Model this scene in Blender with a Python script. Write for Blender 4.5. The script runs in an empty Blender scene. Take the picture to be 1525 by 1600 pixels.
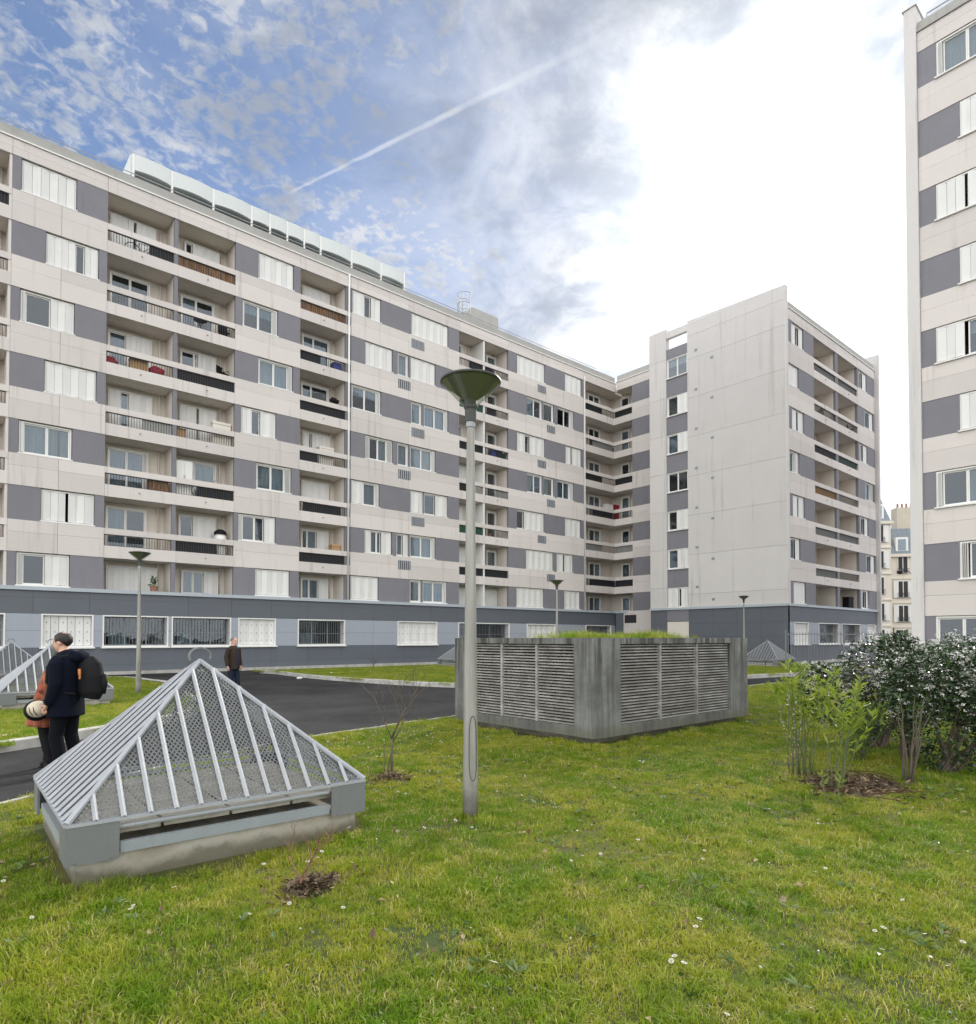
import bpy, bmesh, math, random
import numpy as np
from mathutils import Vector, Matrix
R = math.radians
random.seed(7); rng = np.random.default_rng(7)
scene = bpy.context.scene
COL = scene.collection

# ------------------------------------------------------------------ camera
# grid: X runs along the long block (away to the right), Y runs from the camera towards it
F, CX, PY, PITCH, HEAD = 1015.0, 762.5, 976.0, R(1.2), R(49.0)
EYE = Vector((0, 0, 1.62))
cam = bpy.data.cameras.new('camera'); camo = bpy.data.objects.new('camera', cam); COL.objects.link(camo)
camo.location = EYE; camo.rotation_euler = (R(90) + PITCH, 0, HEAD - R(90))
cam.sensor_fit = 'AUTO'; cam.sensor_width = 36; cam.lens = F / 1600 * 36
cam.shift_x = 0; cam.shift_y = (PY - 800) / 1600
cam.clip_start = 0.05; cam.clip_end = 3000
scene.camera = camo

# ------------------------------------------------------------------ sky and sun
SUN_AZ, SUN_EL = HEAD - R(23.5), R(31)          # ahead of the camera, a little to the right, behind thin cloud
SUNV = Vector((math.cos(SUN_EL) * math.cos(SUN_AZ), math.cos(SUN_EL) * math.sin(SUN_AZ), math.sin(SUN_EL)))
scene.view_settings.view_transform = 'Standard'; scene.view_settings.look = 'None'
scene.view_settings.gamma = 1; scene.view_settings.use_curve_mapping = False
scene.view_settings.exposure = 0.6

class NT:
    def __init__(s, tree): s.t = tree; s.n = tree.nodes; s.l = tree.links
    def a(s, typ, ins=None, **kw):
        nd = s.n.new(typ)
        for k, v in kw.items(): setattr(nd, k, v)
        for k, v in (ins or {}).items(): s.set(nd.inputs[k], v)
        return nd
    def set(s, sock, v):
        if isinstance(v, bpy.types.NodeSocket): s.l.new(v, sock)
        elif isinstance(v, bpy.types.Node): s.l.new(v.outputs[0], sock)
        else: sock.default_value = v
    def m(s, op, a, b=0.0, c=0.0, clamp=False):
        nd = s.n.new('ShaderNodeMath'); nd.operation = op; nd.use_clamp = clamp
        for i, v in enumerate((a, b, c)): s.set(nd.inputs[i], v)
        return nd.outputs[0]
    def v(s, op, a, b=(0, 0, 0)):
        nd = s.n.new('ShaderNodeVectorMath'); nd.operation = op
        s.set(nd.inputs[0], a); s.set(nd.inputs[1], b)
        return nd.outputs['Value'] if op in ('DOT_PRODUCT', 'LENGTH', 'DISTANCE') else nd.outputs[0]
    def step(s, x, lo, hi, a=0.0, b=1.0, smooth=True):
        nd = s.n.new('ShaderNodeMapRange'); nd.interpolation_type = 'SMOOTHSTEP' if smooth else 'LINEAR'
        s.set(nd.inputs[0], x)
        for i, v in ((1, lo), (2, hi), (3, a), (4, b)): s.set(nd.inputs[i], v)
        return nd.outputs[0]
    def noise(s, vec, scale, detail=4, rough=0.55, dist=0.0):
        nd = s.n.new('ShaderNodeTexNoise')
        if vec is not None: s.set(nd.inputs['Vector'], vec)
        nd.inputs['Scale'].default_value = scale; nd.inputs['Detail'].default_value = detail
        nd.inputs['Roughness'].default_value = rough; nd.inputs['Distortion'].default_value = dist
        return nd.outputs[0]
    def mix(s, f, a, b, typ='MIX'):
        nd = s.n.new('ShaderNodeMix'); nd.data_type = 'RGBA'; nd.blend_type = typ
        s.set(nd.inputs[0], f); s.set(nd.inputs[6], a); s.set(nd.inputs[7], b)
        return nd.outputs[2]

def rgb(r, g, b): return (r, g, b, 1.0)

def ray(px, py):
    x, y = (px - CX) / F, (PY - py) / F
    fw = Vector((math.cos(HEAD), math.sin(HEAD), 0)); rt = Vector((math.sin(HEAD), -math.cos(HEAD), 0)); up = Vector((0, 0, 1))
    return fw * (math.cos(PITCH) - y * math.sin(PITCH)) + up * (math.sin(PITCH) + y * math.cos(PITCH)) + rt * x
def project(p):
    d = Vector(p) - EYE
    fw = Vector((math.cos(HEAD), math.sin(HEAD), 0)); rt = Vector((math.sin(HEAD), -math.cos(HEAD), 0))
    f0, z = d.dot(fw), d.z
    dep = f0 * math.cos(PITCH) + z * math.sin(PITCH); h = -f0 * math.sin(PITCH) + z * math.cos(PITCH)
    return CX + F * d.dot(rt) / dep, PY - F * h / dep
def onY(px, py, Y): d = ray(px, py); return EYE + d * (Y / d.y)
def onX(px, py, X): d = ray(px, py); return EYE + d * (X / d.x)
def G(px, py, z=0.0): d = ray(px, py); return EYE + d * ((z - EYE.z) / d.z)
def Xat(px, z, Y):
    py = 700
    for _ in range(8): X = onY(px, py, Y).x; py = project((X, Y, z))[1]
    return X
def Yat(px, z, X):
    py = 700
    for _ in range(8): Y = onX(px, py, X).y; py = project((X, Y, z))[1]
    return Y
def at_depth(px, py, t): return EYE + ray(px, py) * t

def make_world():
    w = bpy.data.worlds.new('World'); scene.world = w; w.use_nodes = True
    w.node_tree.nodes.clear(); N = NT(w.node_tree)
    co = N.a('ShaderNodeTexCoord').outputs['Generated']
    d = N.v('NORMALIZE', co)
    sky = N.a('ShaderNodeTexSky', sky_type='NISHITA', sun_disc=False, sun_elevation=SUN_EL,
              sun_rotation=R(90) - SUN_AZ, air_density=1.0, dust_density=0.6, ozone_density=2.0)
    sep = N.a('ShaderNodeSeparateXYZ', {0: d})
    zz = N.m('MAXIMUM', sep.outputs[2], 0.0)
    den = N.m('ADD', zz, 0.16)
    P = N.a('ShaderNodeCombineXYZ', {0: N.m('DIVIDE', sep.outputs[0], den), 1: N.m('DIVIDE', sep.outputs[1], den), 2: 0.0}).outputs[0]
    # broken altocumulus to the left, closed cloud elsewhere
    left = Vector((-math.sin(HEAD), math.cos(HEAD), 0)); fw = Vector((math.cos(HEAD), math.sin(HEAD), 0))
    bd = (fw * 1.0 + left * 0.78 + Vector((0, 0, 0.80))).normalized()
    gapdot = N.v('DOT_PRODUCT', d, tuple(bd))
    n_big = N.noise(P, 1.5, 5, 0.55, 0.4)
    n_patch = N.noise(P, 4.2, 5, 0.6, 0.3)
    n_mid = N.noise(P, 15.0, 5, 0.6, 0.35)
    n_cell = N.noise(P, 40.0, 4, 0.58, 0.4)
    gd = N.m('ADD', gapdot, N.m('MULTIPLY', N.m('SUBTRACT', n_patch, 0.5), 0.30))
    open_ = N.step(gd, 0.70, 1.0)
    clump = N.m('ADD', N.m('MULTIPLY', n_mid, 0.50), N.m('MULTIPLY', n_cell, 0.50))
    cell = N.step(N.m('ADD', clump, N.m('MULTIPLY', N.m('SUBTRACT', n_patch, 0.5), 0.30)), 0.40, 0.62)
    veil = N.m('SUBTRACT', 1.0, N.m('MULTIPLY', open_, N.step(n_patch, 0.36, 0.68, 0.97, 0.72)))
    cover = N.m('MAXIMUM', veil, N.m('MULTIPLY', cell, 0.80), clamp=True)
    # cloud light: made brighter away from the sun to light the facades, grey-bellied on the sun's side, burnt out round the sun
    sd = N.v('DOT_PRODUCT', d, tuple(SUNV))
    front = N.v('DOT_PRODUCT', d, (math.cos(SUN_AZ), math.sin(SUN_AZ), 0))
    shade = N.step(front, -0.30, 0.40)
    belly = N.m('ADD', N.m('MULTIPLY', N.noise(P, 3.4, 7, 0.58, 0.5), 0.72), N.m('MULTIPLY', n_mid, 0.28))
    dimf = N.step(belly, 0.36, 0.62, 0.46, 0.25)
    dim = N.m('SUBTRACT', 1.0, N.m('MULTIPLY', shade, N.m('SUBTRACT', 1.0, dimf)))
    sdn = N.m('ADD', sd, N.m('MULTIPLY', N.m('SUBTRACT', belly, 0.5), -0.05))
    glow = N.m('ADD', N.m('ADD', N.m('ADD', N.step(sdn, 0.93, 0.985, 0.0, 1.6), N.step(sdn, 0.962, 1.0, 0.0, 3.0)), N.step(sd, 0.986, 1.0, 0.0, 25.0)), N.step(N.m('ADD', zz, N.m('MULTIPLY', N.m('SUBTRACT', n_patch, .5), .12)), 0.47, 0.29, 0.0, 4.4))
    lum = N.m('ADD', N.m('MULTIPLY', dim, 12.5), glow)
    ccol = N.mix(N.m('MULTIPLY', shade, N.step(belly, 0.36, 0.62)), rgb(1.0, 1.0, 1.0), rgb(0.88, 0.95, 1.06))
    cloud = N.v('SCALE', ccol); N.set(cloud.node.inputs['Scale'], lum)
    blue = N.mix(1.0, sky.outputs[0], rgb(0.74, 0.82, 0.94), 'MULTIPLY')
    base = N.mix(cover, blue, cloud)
    # a condensation trail across the sky: a thin band about a great circle
    ta, tb = ray(455, 300).normalized(), ray(1050, 5).normalized()
    tn = ta.cross(tb).normalized(); tm = (ta + tb).normalized()
    off = N.m('ABSOLUTE', N.m('ADD', N.v('DOT_PRODUCT', d, tuple(tn)), N.m('MULTIPLY', N.m('SUBTRACT', N.noise(P, 30, 3), 0.5), 0.004)))
    along = N.v('DOT_PRODUCT', d, tuple((tb - ta).normalized()))
    lo, hi = ta.dot((tb - ta).normalized()), tb.dot((tb - ta).normalized())
    wid = N.step(along, lo, hi, 0.0016, 0.0058, smooth=False)
    band = N.m('MULTIPLY', N.m('SUBTRACT', 1.0, N.step(N.m('DIVIDE', off, wid), 0.25, 1.3)),
               N.m('MULTIPLY', N.step(along, lo - 0.01, lo + 0.02), N.step(along, hi - 0.30, hi + 0.05, 0.85, 0.0)))
    band = N.m('MULTIPLY', band, N.step(N.noise(P, 14, 3), 0.3, 0.65, 0.22, 0.50))
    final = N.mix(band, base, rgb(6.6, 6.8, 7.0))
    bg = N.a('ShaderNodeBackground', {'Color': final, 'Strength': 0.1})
    N.a('ShaderNodeOutputWorld', {'Surface': bg.outputs[0]})
make_world()
sl = bpy.data.lights.new('sun', 'SUN'); sl.energy = 2.8; sl.angle = R(9); sl.color = (1.0, 0.95, 0.86)
so = bpy.data.objects.new('sun', sl); COL.objects.link(so)
so.rotation_euler = (-SUNV).to_track_quat('-Z', 'Y').to_euler(); so.location = (0, 0, 40)

# ------------------------------------------------------------------ helpers
class MB:
    def __init__(s): s.v = []; s.f = []
    def add(s, vs, fs):
        k = len(s.v); s.v += [tuple(p) for p in vs]; s.f += [tuple(i + k for i in f) for f in fs]; return s
    def box(s, x0, x1, y0, y1, z0, z1):
        return s.add([(x0, y0, z0), (x1, y0, z0), (x1, y1, z0), (x0, y1, z0), (x0, y0, z1), (x1, y0, z1), (x1, y1, z1), (x0, y1, z1)],
                     [(3, 2, 1, 0), (4, 5, 6, 7), (0, 1, 5, 4), (1, 2, 6, 5), (2, 3, 7, 6), (3, 0, 4, 7)])
    def tube(s, pts, rad, n=8, cap=True, flat=1.0):
        pts = [Vector(p) for p in pts]
        if not isinstance(rad, (list, tuple)): rad = [rad] * len(pts)
        vs, fs = [], []; prev = None
        for i, p in enumerate(pts):
            t = (pts[min(i + 1, len(pts) - 1)] - pts[max(i - 1, 0)]).normalized()
            ref = prev if prev is not None else (Vector((0, 1, 0)) if abs(t.y) < 0.9 else Vector((1, 0, 0)))
            b = t.cross(ref).normalized(); a = b.cross(t).normalized(); prev = a
            r = rad[i]; ra, rb = (r if isinstance(r, tuple) else (r, r * flat))
            for k in range(n):
                q = 2 * math.pi * k / n
                vs.append(p + a * (ra * math.cos(q)) + b * (rb * math.sin(q)))
        for i in range(len(pts) - 1):
            for k in range(n):
                fs.append((i * n + k, i * n + (k + 1) % n, (i + 1) * n + (k + 1) % n, (i + 1) * n + k))
        if cap: fs += [tuple(range(n))[::-1], tuple((len(pts) - 1) * n + k for k in range(n))]
        return s.add(vs, fs)
    def lathe(s, prof, n=24, c=(0, 0, 0), cap=False):
        vs, fs = [], []
        for r, z in prof:
            for k in range(n):
                q = 2 * math.pi * k / n; vs.append((c[0] + r * math.cos(q), c[1] + r * math.sin(q), c[2] + z))
        for i in range(len(prof) - 1):
            for k in range(n): fs.append((i * n + k, i * n + (k + 1) % n, (i + 1) * n + (k + 1) % n, (i + 1) * n + k))
        if cap: fs += [tuple(range(n))[::-1], tuple((len(prof) - 1) * n + k for k in range(n))]
        return s.add(vs, fs)
    def ball(s, c, r, nu=12, nv=8):
        r = r if isinstance(r, tuple) else (r, r, r); vs, fs = [(c[0], c[1], c[2] - r[2])], []
        for j in range(1, nv):
            t = -math.pi / 2 + math.pi * j / nv
            for k in range(nu):
                q = 2 * math.pi * k / nu
                vs.append((c[0] + r[0] * math.cos(t) * math.cos(q), c[1] + r[1] * math.cos(t) * math.sin(q), c[2] + r[2] * math.sin(t)))
        vs.append((c[0], c[1], c[2] + r[2])); L = len(vs) - 1
        for k in range(nu): fs.append((0, 1 + (k + 1) % nu, 1 + k)); fs.append((L, L - nu + k, L - nu + (k + 1) % nu))
        for j in range(nv - 2):
            for k in range(nu): a = 1 + j * nu; fs.append((a + k, a + (k + 1) % nu, a + nu + (k + 1) % nu, a + nu + k))
        return s.add(vs, fs)
    def poly(s, pts, z0, z1):
        n = len(pts); return s.add([(p[0], p[1], z0) for p in pts] + [(p[0], p[1], z1) for p in pts],
            [tuple(range(n))[::-1], tuple(range(n, 2 * n))] + [(i, (i + 1) % n, n + (i + 1) % n, n + i) for i in range(n)])
    def xf(s, M): s.v = [tuple(M @ Vector(p)) for p in s.v]; return s
    def mesh(s, name, mat=None, smooth=False):
        me = bpy.data.meshes.new(name); me.from_pydata(s.v, [], s.f); me.update()
        if mat: me.materials.append(M[mat] if isinstance(mat, str) else mat)
        if smooth: me.polygons.foreach_set('use_smooth', [True] * len(me.polygons))
        return me

def link(name, me, parent=None, loc=(0, 0, 0), rz=0.0):
    o = bpy.data.objects.new(name, me); COL.objects.link(o); o.location = loc
    if rz: o.rotation_euler = (0, 0, rz)
    if parent is not None: o.parent = parent
    return o
def tag(o, label=None, cat=None, group=None, kind=None):
    for k, v in (('label', label), ('category', cat), ('group', group), ('kind', kind)):
        if v: o[k] = v
    return o
def thing(name, label, cat, loc=(0, 0, 0), rz=0.0, group=None):
    return tag(link(name, None, None, loc, rz), label, cat, group)
_bc = {}
def boxmesh(dx, dy, dz, mat, name='box'):
    k = (round(dx, 3), round(dy, 3), round(dz, 3), mat)
    if k not in _bc: _bc[k] = MB().box(0, dx, 0, dy, 0, dz).mesh(name, mat)
    return _bc[k]
def bevel(me, w, seg=2, ang=30):
    bm = bmesh.new(); bm.from_mesh(me)
    ed = [e for e in bm.edges if e.is_manifold and len(e.link_faces) == 2 and e.calc_face_angle(0) > R(ang)]
    bmesh.ops.bevel(bm, geom=ed, offset=w, segments=seg, affect='EDGES', profile=0.6, clamp_overlap=True)
    bm.to_mesh(me); bm.free(); return me

# ------------------------------------------------------------------ materials
M = {}
def mat(name, fn):
    m = bpy.data.materials.new(name); m.use_nodes = True; m.node_tree.nodes.clear()
    N = NT(m.node_tree); sh = fn(N); N.a('ShaderNodeOutputMaterial', {'Surface': sh}); M[name] = m; return m
def pbr(N, col, rough=0.7, bump=None, bd=0.01, **kw):
    ins = {'Base Color': col, 'Roughness': rough}
    if bump is not None: ins['Normal'] = N.a('ShaderNodeBump', {'Height': bump, 'Strength': 0.6, 'Distance': bd}).outputs[0]
    ins.update(kw); return N.a('ShaderNodeBsdfPrincipled', ins).outputs[0]
def pos(N): return N.a('ShaderNodeNewGeometry').outputs['Position']
def rnd(N): return N.a('ShaderNodeObjectInfo').outputs['Random']

def painted(name, c, rough=0.65, var=0.10, stain=0.25, scale=1.0, streak=True, metal=0.0, dirt=(0.35, 0.32, 0.28), spec=0.5):
    def fn(N):
        p = pos(N); n = N.noise(p, 1.3 * scale, 5, 0.6); fine = N.noise(p, 22 * scale, 4, 0.6)
        st = N.noise(N.v('MULTIPLY', p, (5.0 * scale, 5.0 * scale, 0.35 * scale)), 1.0, 4, 0.6)
        v = N.m('ADD', 1.0 - var, N.m('MULTIPLY', N.m('ADD', N.m('ADD', n, N.m('MULTIPLY', fine, 0.6)), N.m('MULTIPLY', rnd(N), 0.35)), var))
        col = N.mix(1.0, rgb(*c), N.a('ShaderNodeCombineXYZ', {0: v, 1: v, 2: v}).outputs[0], 'MULTIPLY')
        if streak: col = N.mix(N.m('MULTIPLY', N.step(st, 0.56, 0.80), stain), col, rgb(c[0] * dirt[0] * 1.6, c[1] * dirt[1] * 1.6, c[2] * dirt[2] * 1.6))
        return pbr(N, col, rough, fine, 0.004, Metallic=metal, **{'Specular IOR Level': spec})
    return mat(name, fn)

def concrete_panel(name, c):
    def fn(N):
        p = pos(N); n = N.noise(p, 0.8, 5, 0.6); fine = N.noise(p, 30, 4, 0.65)
        board = N.noise(N.v('MULTIPLY', p, (0.9, 0.9, 26.0)), 1.0, 3, 0.6)
        st = N.noise(N.v('MULTIPLY', p, (3.5, 3.5, 0.16)), 1.0, 5, 0.65)
        v = N.m('ADD', 0.83, N.m('MULTIPLY', N.m('ADD', N.m('MULTIPLY', n, 0.8), N.m('ADD', N.m('MULTIPLY', board, 0.5), N.m('MULTIPLY', rnd(N), 1.1))), 0.13))
        col = N.mix(1.0, rgb(*c), N.a('ShaderNodeCombineXYZ', {0: v, 1: v, 2: v}).outputs[0], 'MULTIPLY')
        col = N.mix(N.m('MULTIPLY', N.step(st, 0.54, 0.76), 0.46), col, rgb(c[0] * 0.50, c[1] * 0.48, c[2] * 0.45))
        # cast-in horizontal grooves
        z = N.a('ShaderNodeSeparateXYZ', {0: p}).outputs[2]
        return pbr(N, col, 0.85, N.m('ADD', N.m('MULTIPLY', board, 0.8), N.m('MULTIPLY', fine, 0.4)), 0.008)
    return mat(name, fn)

concrete_panel('facade', (0.675, 0.63, 0.60))
concrete_panel('gable', (0.63, 0.61, 0.595))
painted('grey_panel', (0.205, 0.202, 0.226), 0.7, 0.22, 0.30, 0.8)
painted('dark_panel', (0.112, 0.126, 0.148), 0.55, 0.14, 0.12, 0.6)
painted('light_panel', (0.335, 0.368, 0.42), 0.5, 0.10, 0.10, 0.6)
painted('ledge', (0.42, 0.47, 0.51), 0.5, 0.10, 0.2)
painted('roof_concrete', (0.40, 0.395, 0.375), 0.9, 0.35, 0.6, 1.2)
painted('white_paint', (0.78, 0.775, 0.75), 0.45, 0.06, 0.10)
painted('shutter', (0.74, 0.74, 0.72), 0.5, 0.12, 0.30, 1.6)
painted('balcony_wall', (0.72, 0.665, 0.595), 0.8, 0.06, 0.12)
painted('black_metal', (0.03, 0.03, 0.033), 0.45, 0.2, 0.0, streak=False)
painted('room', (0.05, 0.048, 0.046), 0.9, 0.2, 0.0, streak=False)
painted('door_cream', (0.70, 0.66, 0.58), 0.6, 0.08, 0.2)
painted('galv', (0.37, 0.39, 0.42), 0.5, 0.35, 0.5, 6.0, metal=0.15)
painted('galv_dull', (0.18, 0.19, 0.195), 0.5, 0.15, 0.25, 4.0, metal=0.15)
painted('tin', (0.42, 0.46, 0.52), 0.4, 0.12, 0.25, 3.0, metal=0.3)
painted('old_grey_paint', (0.27, 0.30, 0.32), 0.6, 0.3, 0.4, 3.0)
painted('penthouse', (0.62, 0.66, 0.65), 0.5, 0.08, 0.22, 0.8)
painted('screen_black', (0.016, 0.017, 0.02), 0.8, 0.3, 0.0, streak=False)
painted('screen_green', (0.02, 0.10, 0.065), 0.7, 0.2, 0.2)
painted('screen_grey', (0.34, 0.35, 0.33), 0.7, 0.2, 0.2)
painted('screen_orange', (0.50, 0.27, 0.07), 0.7, 0.2, 0.2)
painted('haussmann', (0.70, 0.65, 0.56), 0.85, 0.15, 0.3, 0.5)
painted('zinc', (0.19, 0.225, 0.26), 0.6, 0.35, 0.4, 1.0)
painted('chimney', (0.52, 0.47, 0.38), 0.9, 0.3, 0.5, 0.8)
painted('clay', (0.30, 0.16, 0.10), 0.8, 0.2, 0.2)
painted('black_plastic', (0.012, 0.012, 0.014), 0.7, 0.2, 0.0, streak=False, spec=0.15)
painted('red_stuff', (0.33, 0.02, 0.04), 0.7, 0.2, 0.0, streak=False)
painted('blue_stuff', (0.04, 0.06, 0.25), 0.6, 0.2, 0.0, streak=False)
painted('card', (0.45, 0.29, 0.15), 0.85, 0.2, 0.1)
painted('plant_green', (0.05, 0.10, 0.03), 0.6, 0.4, 0.0, 8.0, streak=False)

def bamboo(N):
    p = pos(N); s = N.noise(N.v('MULTIPLY', p, (30, 30, 1.5)), 1.0, 3, 0.6)
    col = N.mix(N.step(s, 0.3, 0.7), rgb(0.08, 0.04, 0.02), rgb(0.36, 0.20, 0.10))
    return pbr(N, col, 0.8, s, 0.01)
mat('bamboo', bamboo)
def glass(N):
    n = N.noise(pos(N), 0.9, 3, 0.5)
    b = N.a('ShaderNodeBump', {'Height': n, 'Strength': 0.08, 'Distance': 0.1})
    gl = N.a('ShaderNodeBsdfGlossy', {'Color': rgb(0.9, 0.95, 1.0), 'Roughness': 0.03, 'Normal': b.outputs[0]})
    tr = N.a('ShaderNodeBsdfTransparent', {'Color': rgb(0.62, 0.68, 0.71)})
    lw = N.a('ShaderNodeLayerWeight', {'Blend': 0.35})
    fac = N.m('ADD', 0.05, N.m('MULTIPLY', lw.outputs['Facing'], 0.27), clamp=True)
    return N.a('ShaderNodeMixShader', {0: fac, 1: tr.outputs[0], 2: gl.outputs[0]}).outputs[0]
mat('glass', glass)
def clearcone(N):
    gl = N.a('ShaderNodeBsdfGlossy', {'Color': rgb(1, 1, 1), 'Roughness': 0.08})
    tr = N.a('ShaderNodeBsdfTransparent', {'Color': rgb(0.90, 0.92, 0.90)})
    lw = N.a('ShaderNodeLayerWeight', {'Blend': 0.3})
    return N.a('ShaderNodeMixShader', {0: N.m('ADD', 0.06, N.m('MULTIPLY', lw.outputs['Facing'], 0.5), clamp=True), 1: tr.outputs[0], 2: gl.outputs[0]}).outputs[0]
mat('clear_plastic', clearcone)
def curtain(N):
    p = pos(N); s = N.noise(N.v('MULTIPLY', p, (9, 9, 0.5)), 1.0, 3, 0.5)
    t = rnd(N)
    col = N.mix(t, rgb(0.62, 0.64, 0.66), rgb(0.72, 0.69, 0.62))
    col = N.mix(N.step(s, 0.35, 0.65), N.mix(0.5, col, rgb(0.3, 0.32, 0.36)), col)
    return pbr(N, col, 0.9, s, 0.05)
mat('curtain', curtain)

def weathered(N):
    p = pos(N); n = N.noise(p, 1.6, 6, 0.62, 0.2); f = N.noise(p, 45, 4, 0.7); m = N.noise(p, 9, 5, 0.65)
    st = N.noise(N.v('MULTIPLY', p, (11, 11, 0.45)), 1.0, 5, 0.65, 0.1)
    z = N.a('ShaderNodeSeparateXYZ', {0: p}).outputs[2]
    col = N.mix(N.step(n, 0.35, 0.65), rgb(0.120, 0.123, 0.118), rgb(0.215, 0.222, 0.215))
    col = N.mix(N.m('MULTIPLY', N.step(m, 0.50, 0.68), 0.30), col, rgb(0.10, 0.098, 0.085))
    drip = N.m('MULTIPLY', N.step(st, 0.44, 0.60), N.step(N.m('ADD', z, N.m('MULTIPLY', n, 0.8)), 1.05, 1.95, 0.40, 0.95))
    col = N.mix(drip, col, rgb(0.052, 0.050, 0.044))
    col = N.mix(N.m('MULTIPLY', N.step(f, 0.60, 0.75), 0.30), col, rgb(0.32, 0.32, 0.30))
    fl = N.m('MULTIPLY', N.step(N.m('ADD', z, N.m('MULTIPLY', m, 0.3)), 0.30, 0.50, 0.55, 0.0), N.step(n, 0.3, 0.6))
    col = N.mix(fl, col, rgb(0.10, 0.105, 0.055))
    return pbr(N, col, 0.92, N.m('ADD', m, N.m('MULTIPLY', f, 0.6)), 0.010)
mat('weathered', weathered)
def plinth(N):
    p = pos(N); n = N.noise(p, 3.0, 7, 0.65); f = N.noise(p, 60, 4, 0.7)
    col = N.mix(N.step(n, 0.3, 0.7), rgb(0.30, 0.275, 0.22), rgb(0.46, 0.44, 0.385))
    st = N.noise(N.v('MULTIPLY', p, (9, 9, 1.2)), 1.0, 5, 0.7)
    col = N.mix(N.m('MULTIPLY', N.step(st, 0.55, 0.78), 0.6), col, rgb(0.12, 0.11, 0.07))
    col = N.mix(N.m('MULTIPLY', N.step(f, 0.62, 0.72), 0.5), col, rgb(0.16, 0.15, 0.12))
    z = N.a('ShaderNodeSeparateXYZ', {0: p}).outputs[2]
    spl = N.step(N.m('ADD', z, N.m('MULTIPLY', N.m('SUBTRACT', n, 0.5), -0.30)), 0.03, 0.13, 0.8, 0.0)
    col = N.mix(spl, col, rgb(0.085, 0.08, 0.045))
    return pbr(N, col, 0.95, N.m('ADD', n, N.m('MULTIPLY', f, 0.7)), 0.012)
mat('plinth', plinth)
def louvre(N):
    p = pos(N); n = N.noise(N.v('MULTIPLY', p, (2.5, 2.5, 6)), 1.0, 6, 0.7); f = N.noise(N.v('MULTIPLY', p, (14, 14, 30)), 1.0, 4, 0.7)
    v = N.m('ADD', N.m('MULTIPLY', rnd(N), 0.12), n)
    col = N.mix(N.step(v, 0.40, 0.85), rgb(0.22, 0.21, 0.19), rgb(0.46, 0.455, 0.435))
    col = N.mix(N.m('MULTIPLY', N.step(f, 0.55, 0.70), 0.35), col, rgb(0.15, 0.10, 0.07))
    return pbr(N, col, 0.7, f, 0.006)
mat('louvre', louvre)
def kerbm(N):
    p = pos(N); n = N.noise(p, 3.0, 6, 0.65); f = N.noise(p, 70, 3, 0.7)
    col = N.mix(N.step(n, 0.3, 0.7), rgb(0.36, 0.35, 0.32), rgb(0.55, 0.545, 0.52))
    col = N.mix(N.m('MULTIPLY', rnd(N), 0.25), col, rgb(0.30, 0.29, 0.26))
    return pbr(N, col, 0.9, N.m('ADD', n, f), 0.006)
mat('kerb', kerbm)
def asphalt(N):
    p = pos(N); n = N.noise(p, 0.45, 6, 0.62, 0.3); f = N.noise(p, 120, 3, 0.7); m = N.noise(p, 5, 6, 0.65)
    col = N.mix(N.step(n, 0.34, 0.66), rgb(0.018, 0.0185, 0.020), rgb(0.040, 0.0405, 0.042))
    col = N.mix(N.m('MULTIPLY', N.step(m, 0.50, 0.70), 0.45), col, rgb(0.058, 0.057, 0.055))
    col = N.mix(N.m('MULTIPLY', N.step(f, 0.55, 0.7), 0.6), col, rgb(0.080, 0.080, 0.078))
    wob = N.v('ADD', p, N.v('SCALE', N.a('ShaderNodeTexNoise', {'Vector': p, 'Scale': 1.7, 'Detail': 4}).outputs[1]))
    vo = N.a('ShaderNodeTexVoronoi', {'Vector': wob, 'Scale': 0.22}, feature='DISTANCE_TO_EDGE')
    cr = N.m('MULTIPLY', N.step(vo.outputs[0], 0.0, 0.006, 1.0, 0.0), N.step(N.noise(p, 0.3, 3), 0.45, 0.6))
    col = N.mix(N.m('MULTIPLY', cr, 0.8), col, rgb(0.006, 0.006, 0.006))
    return pbr(N, col, 0.9, f, 0.004, **{'Specular IOR Level': 0.2})
mat('asphalt', asphalt)
def lawn(N):
    p = pos(N); n = N.noise(p, 0.55, 6, 0.62); m = N.noise(p, 6, 6, 0.65); f = N.noise(p, 55, 5, 0.7)
    col = N.mix(N.step(n, 0.36, 0.66), rgb(0.050, 0.075, 0.010), rgb(0.13, 0.115, 0.028))
    col = N.mix(N.m('MULTIPLY', N.step(m, 0.52, 0.70), 0.65), col, rgb(0.15, 0.115, 0.055))
    col = N.mix(N.m('MULTIPLY', N.step(f, 0.52, 0.70), 0.6), col, rgb(0.035, 0.045, 0.012))
    return pbr(N, col, 0.95, N.m('ADD', m, f), 0.03)
mat('lawn', lawn)
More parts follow.
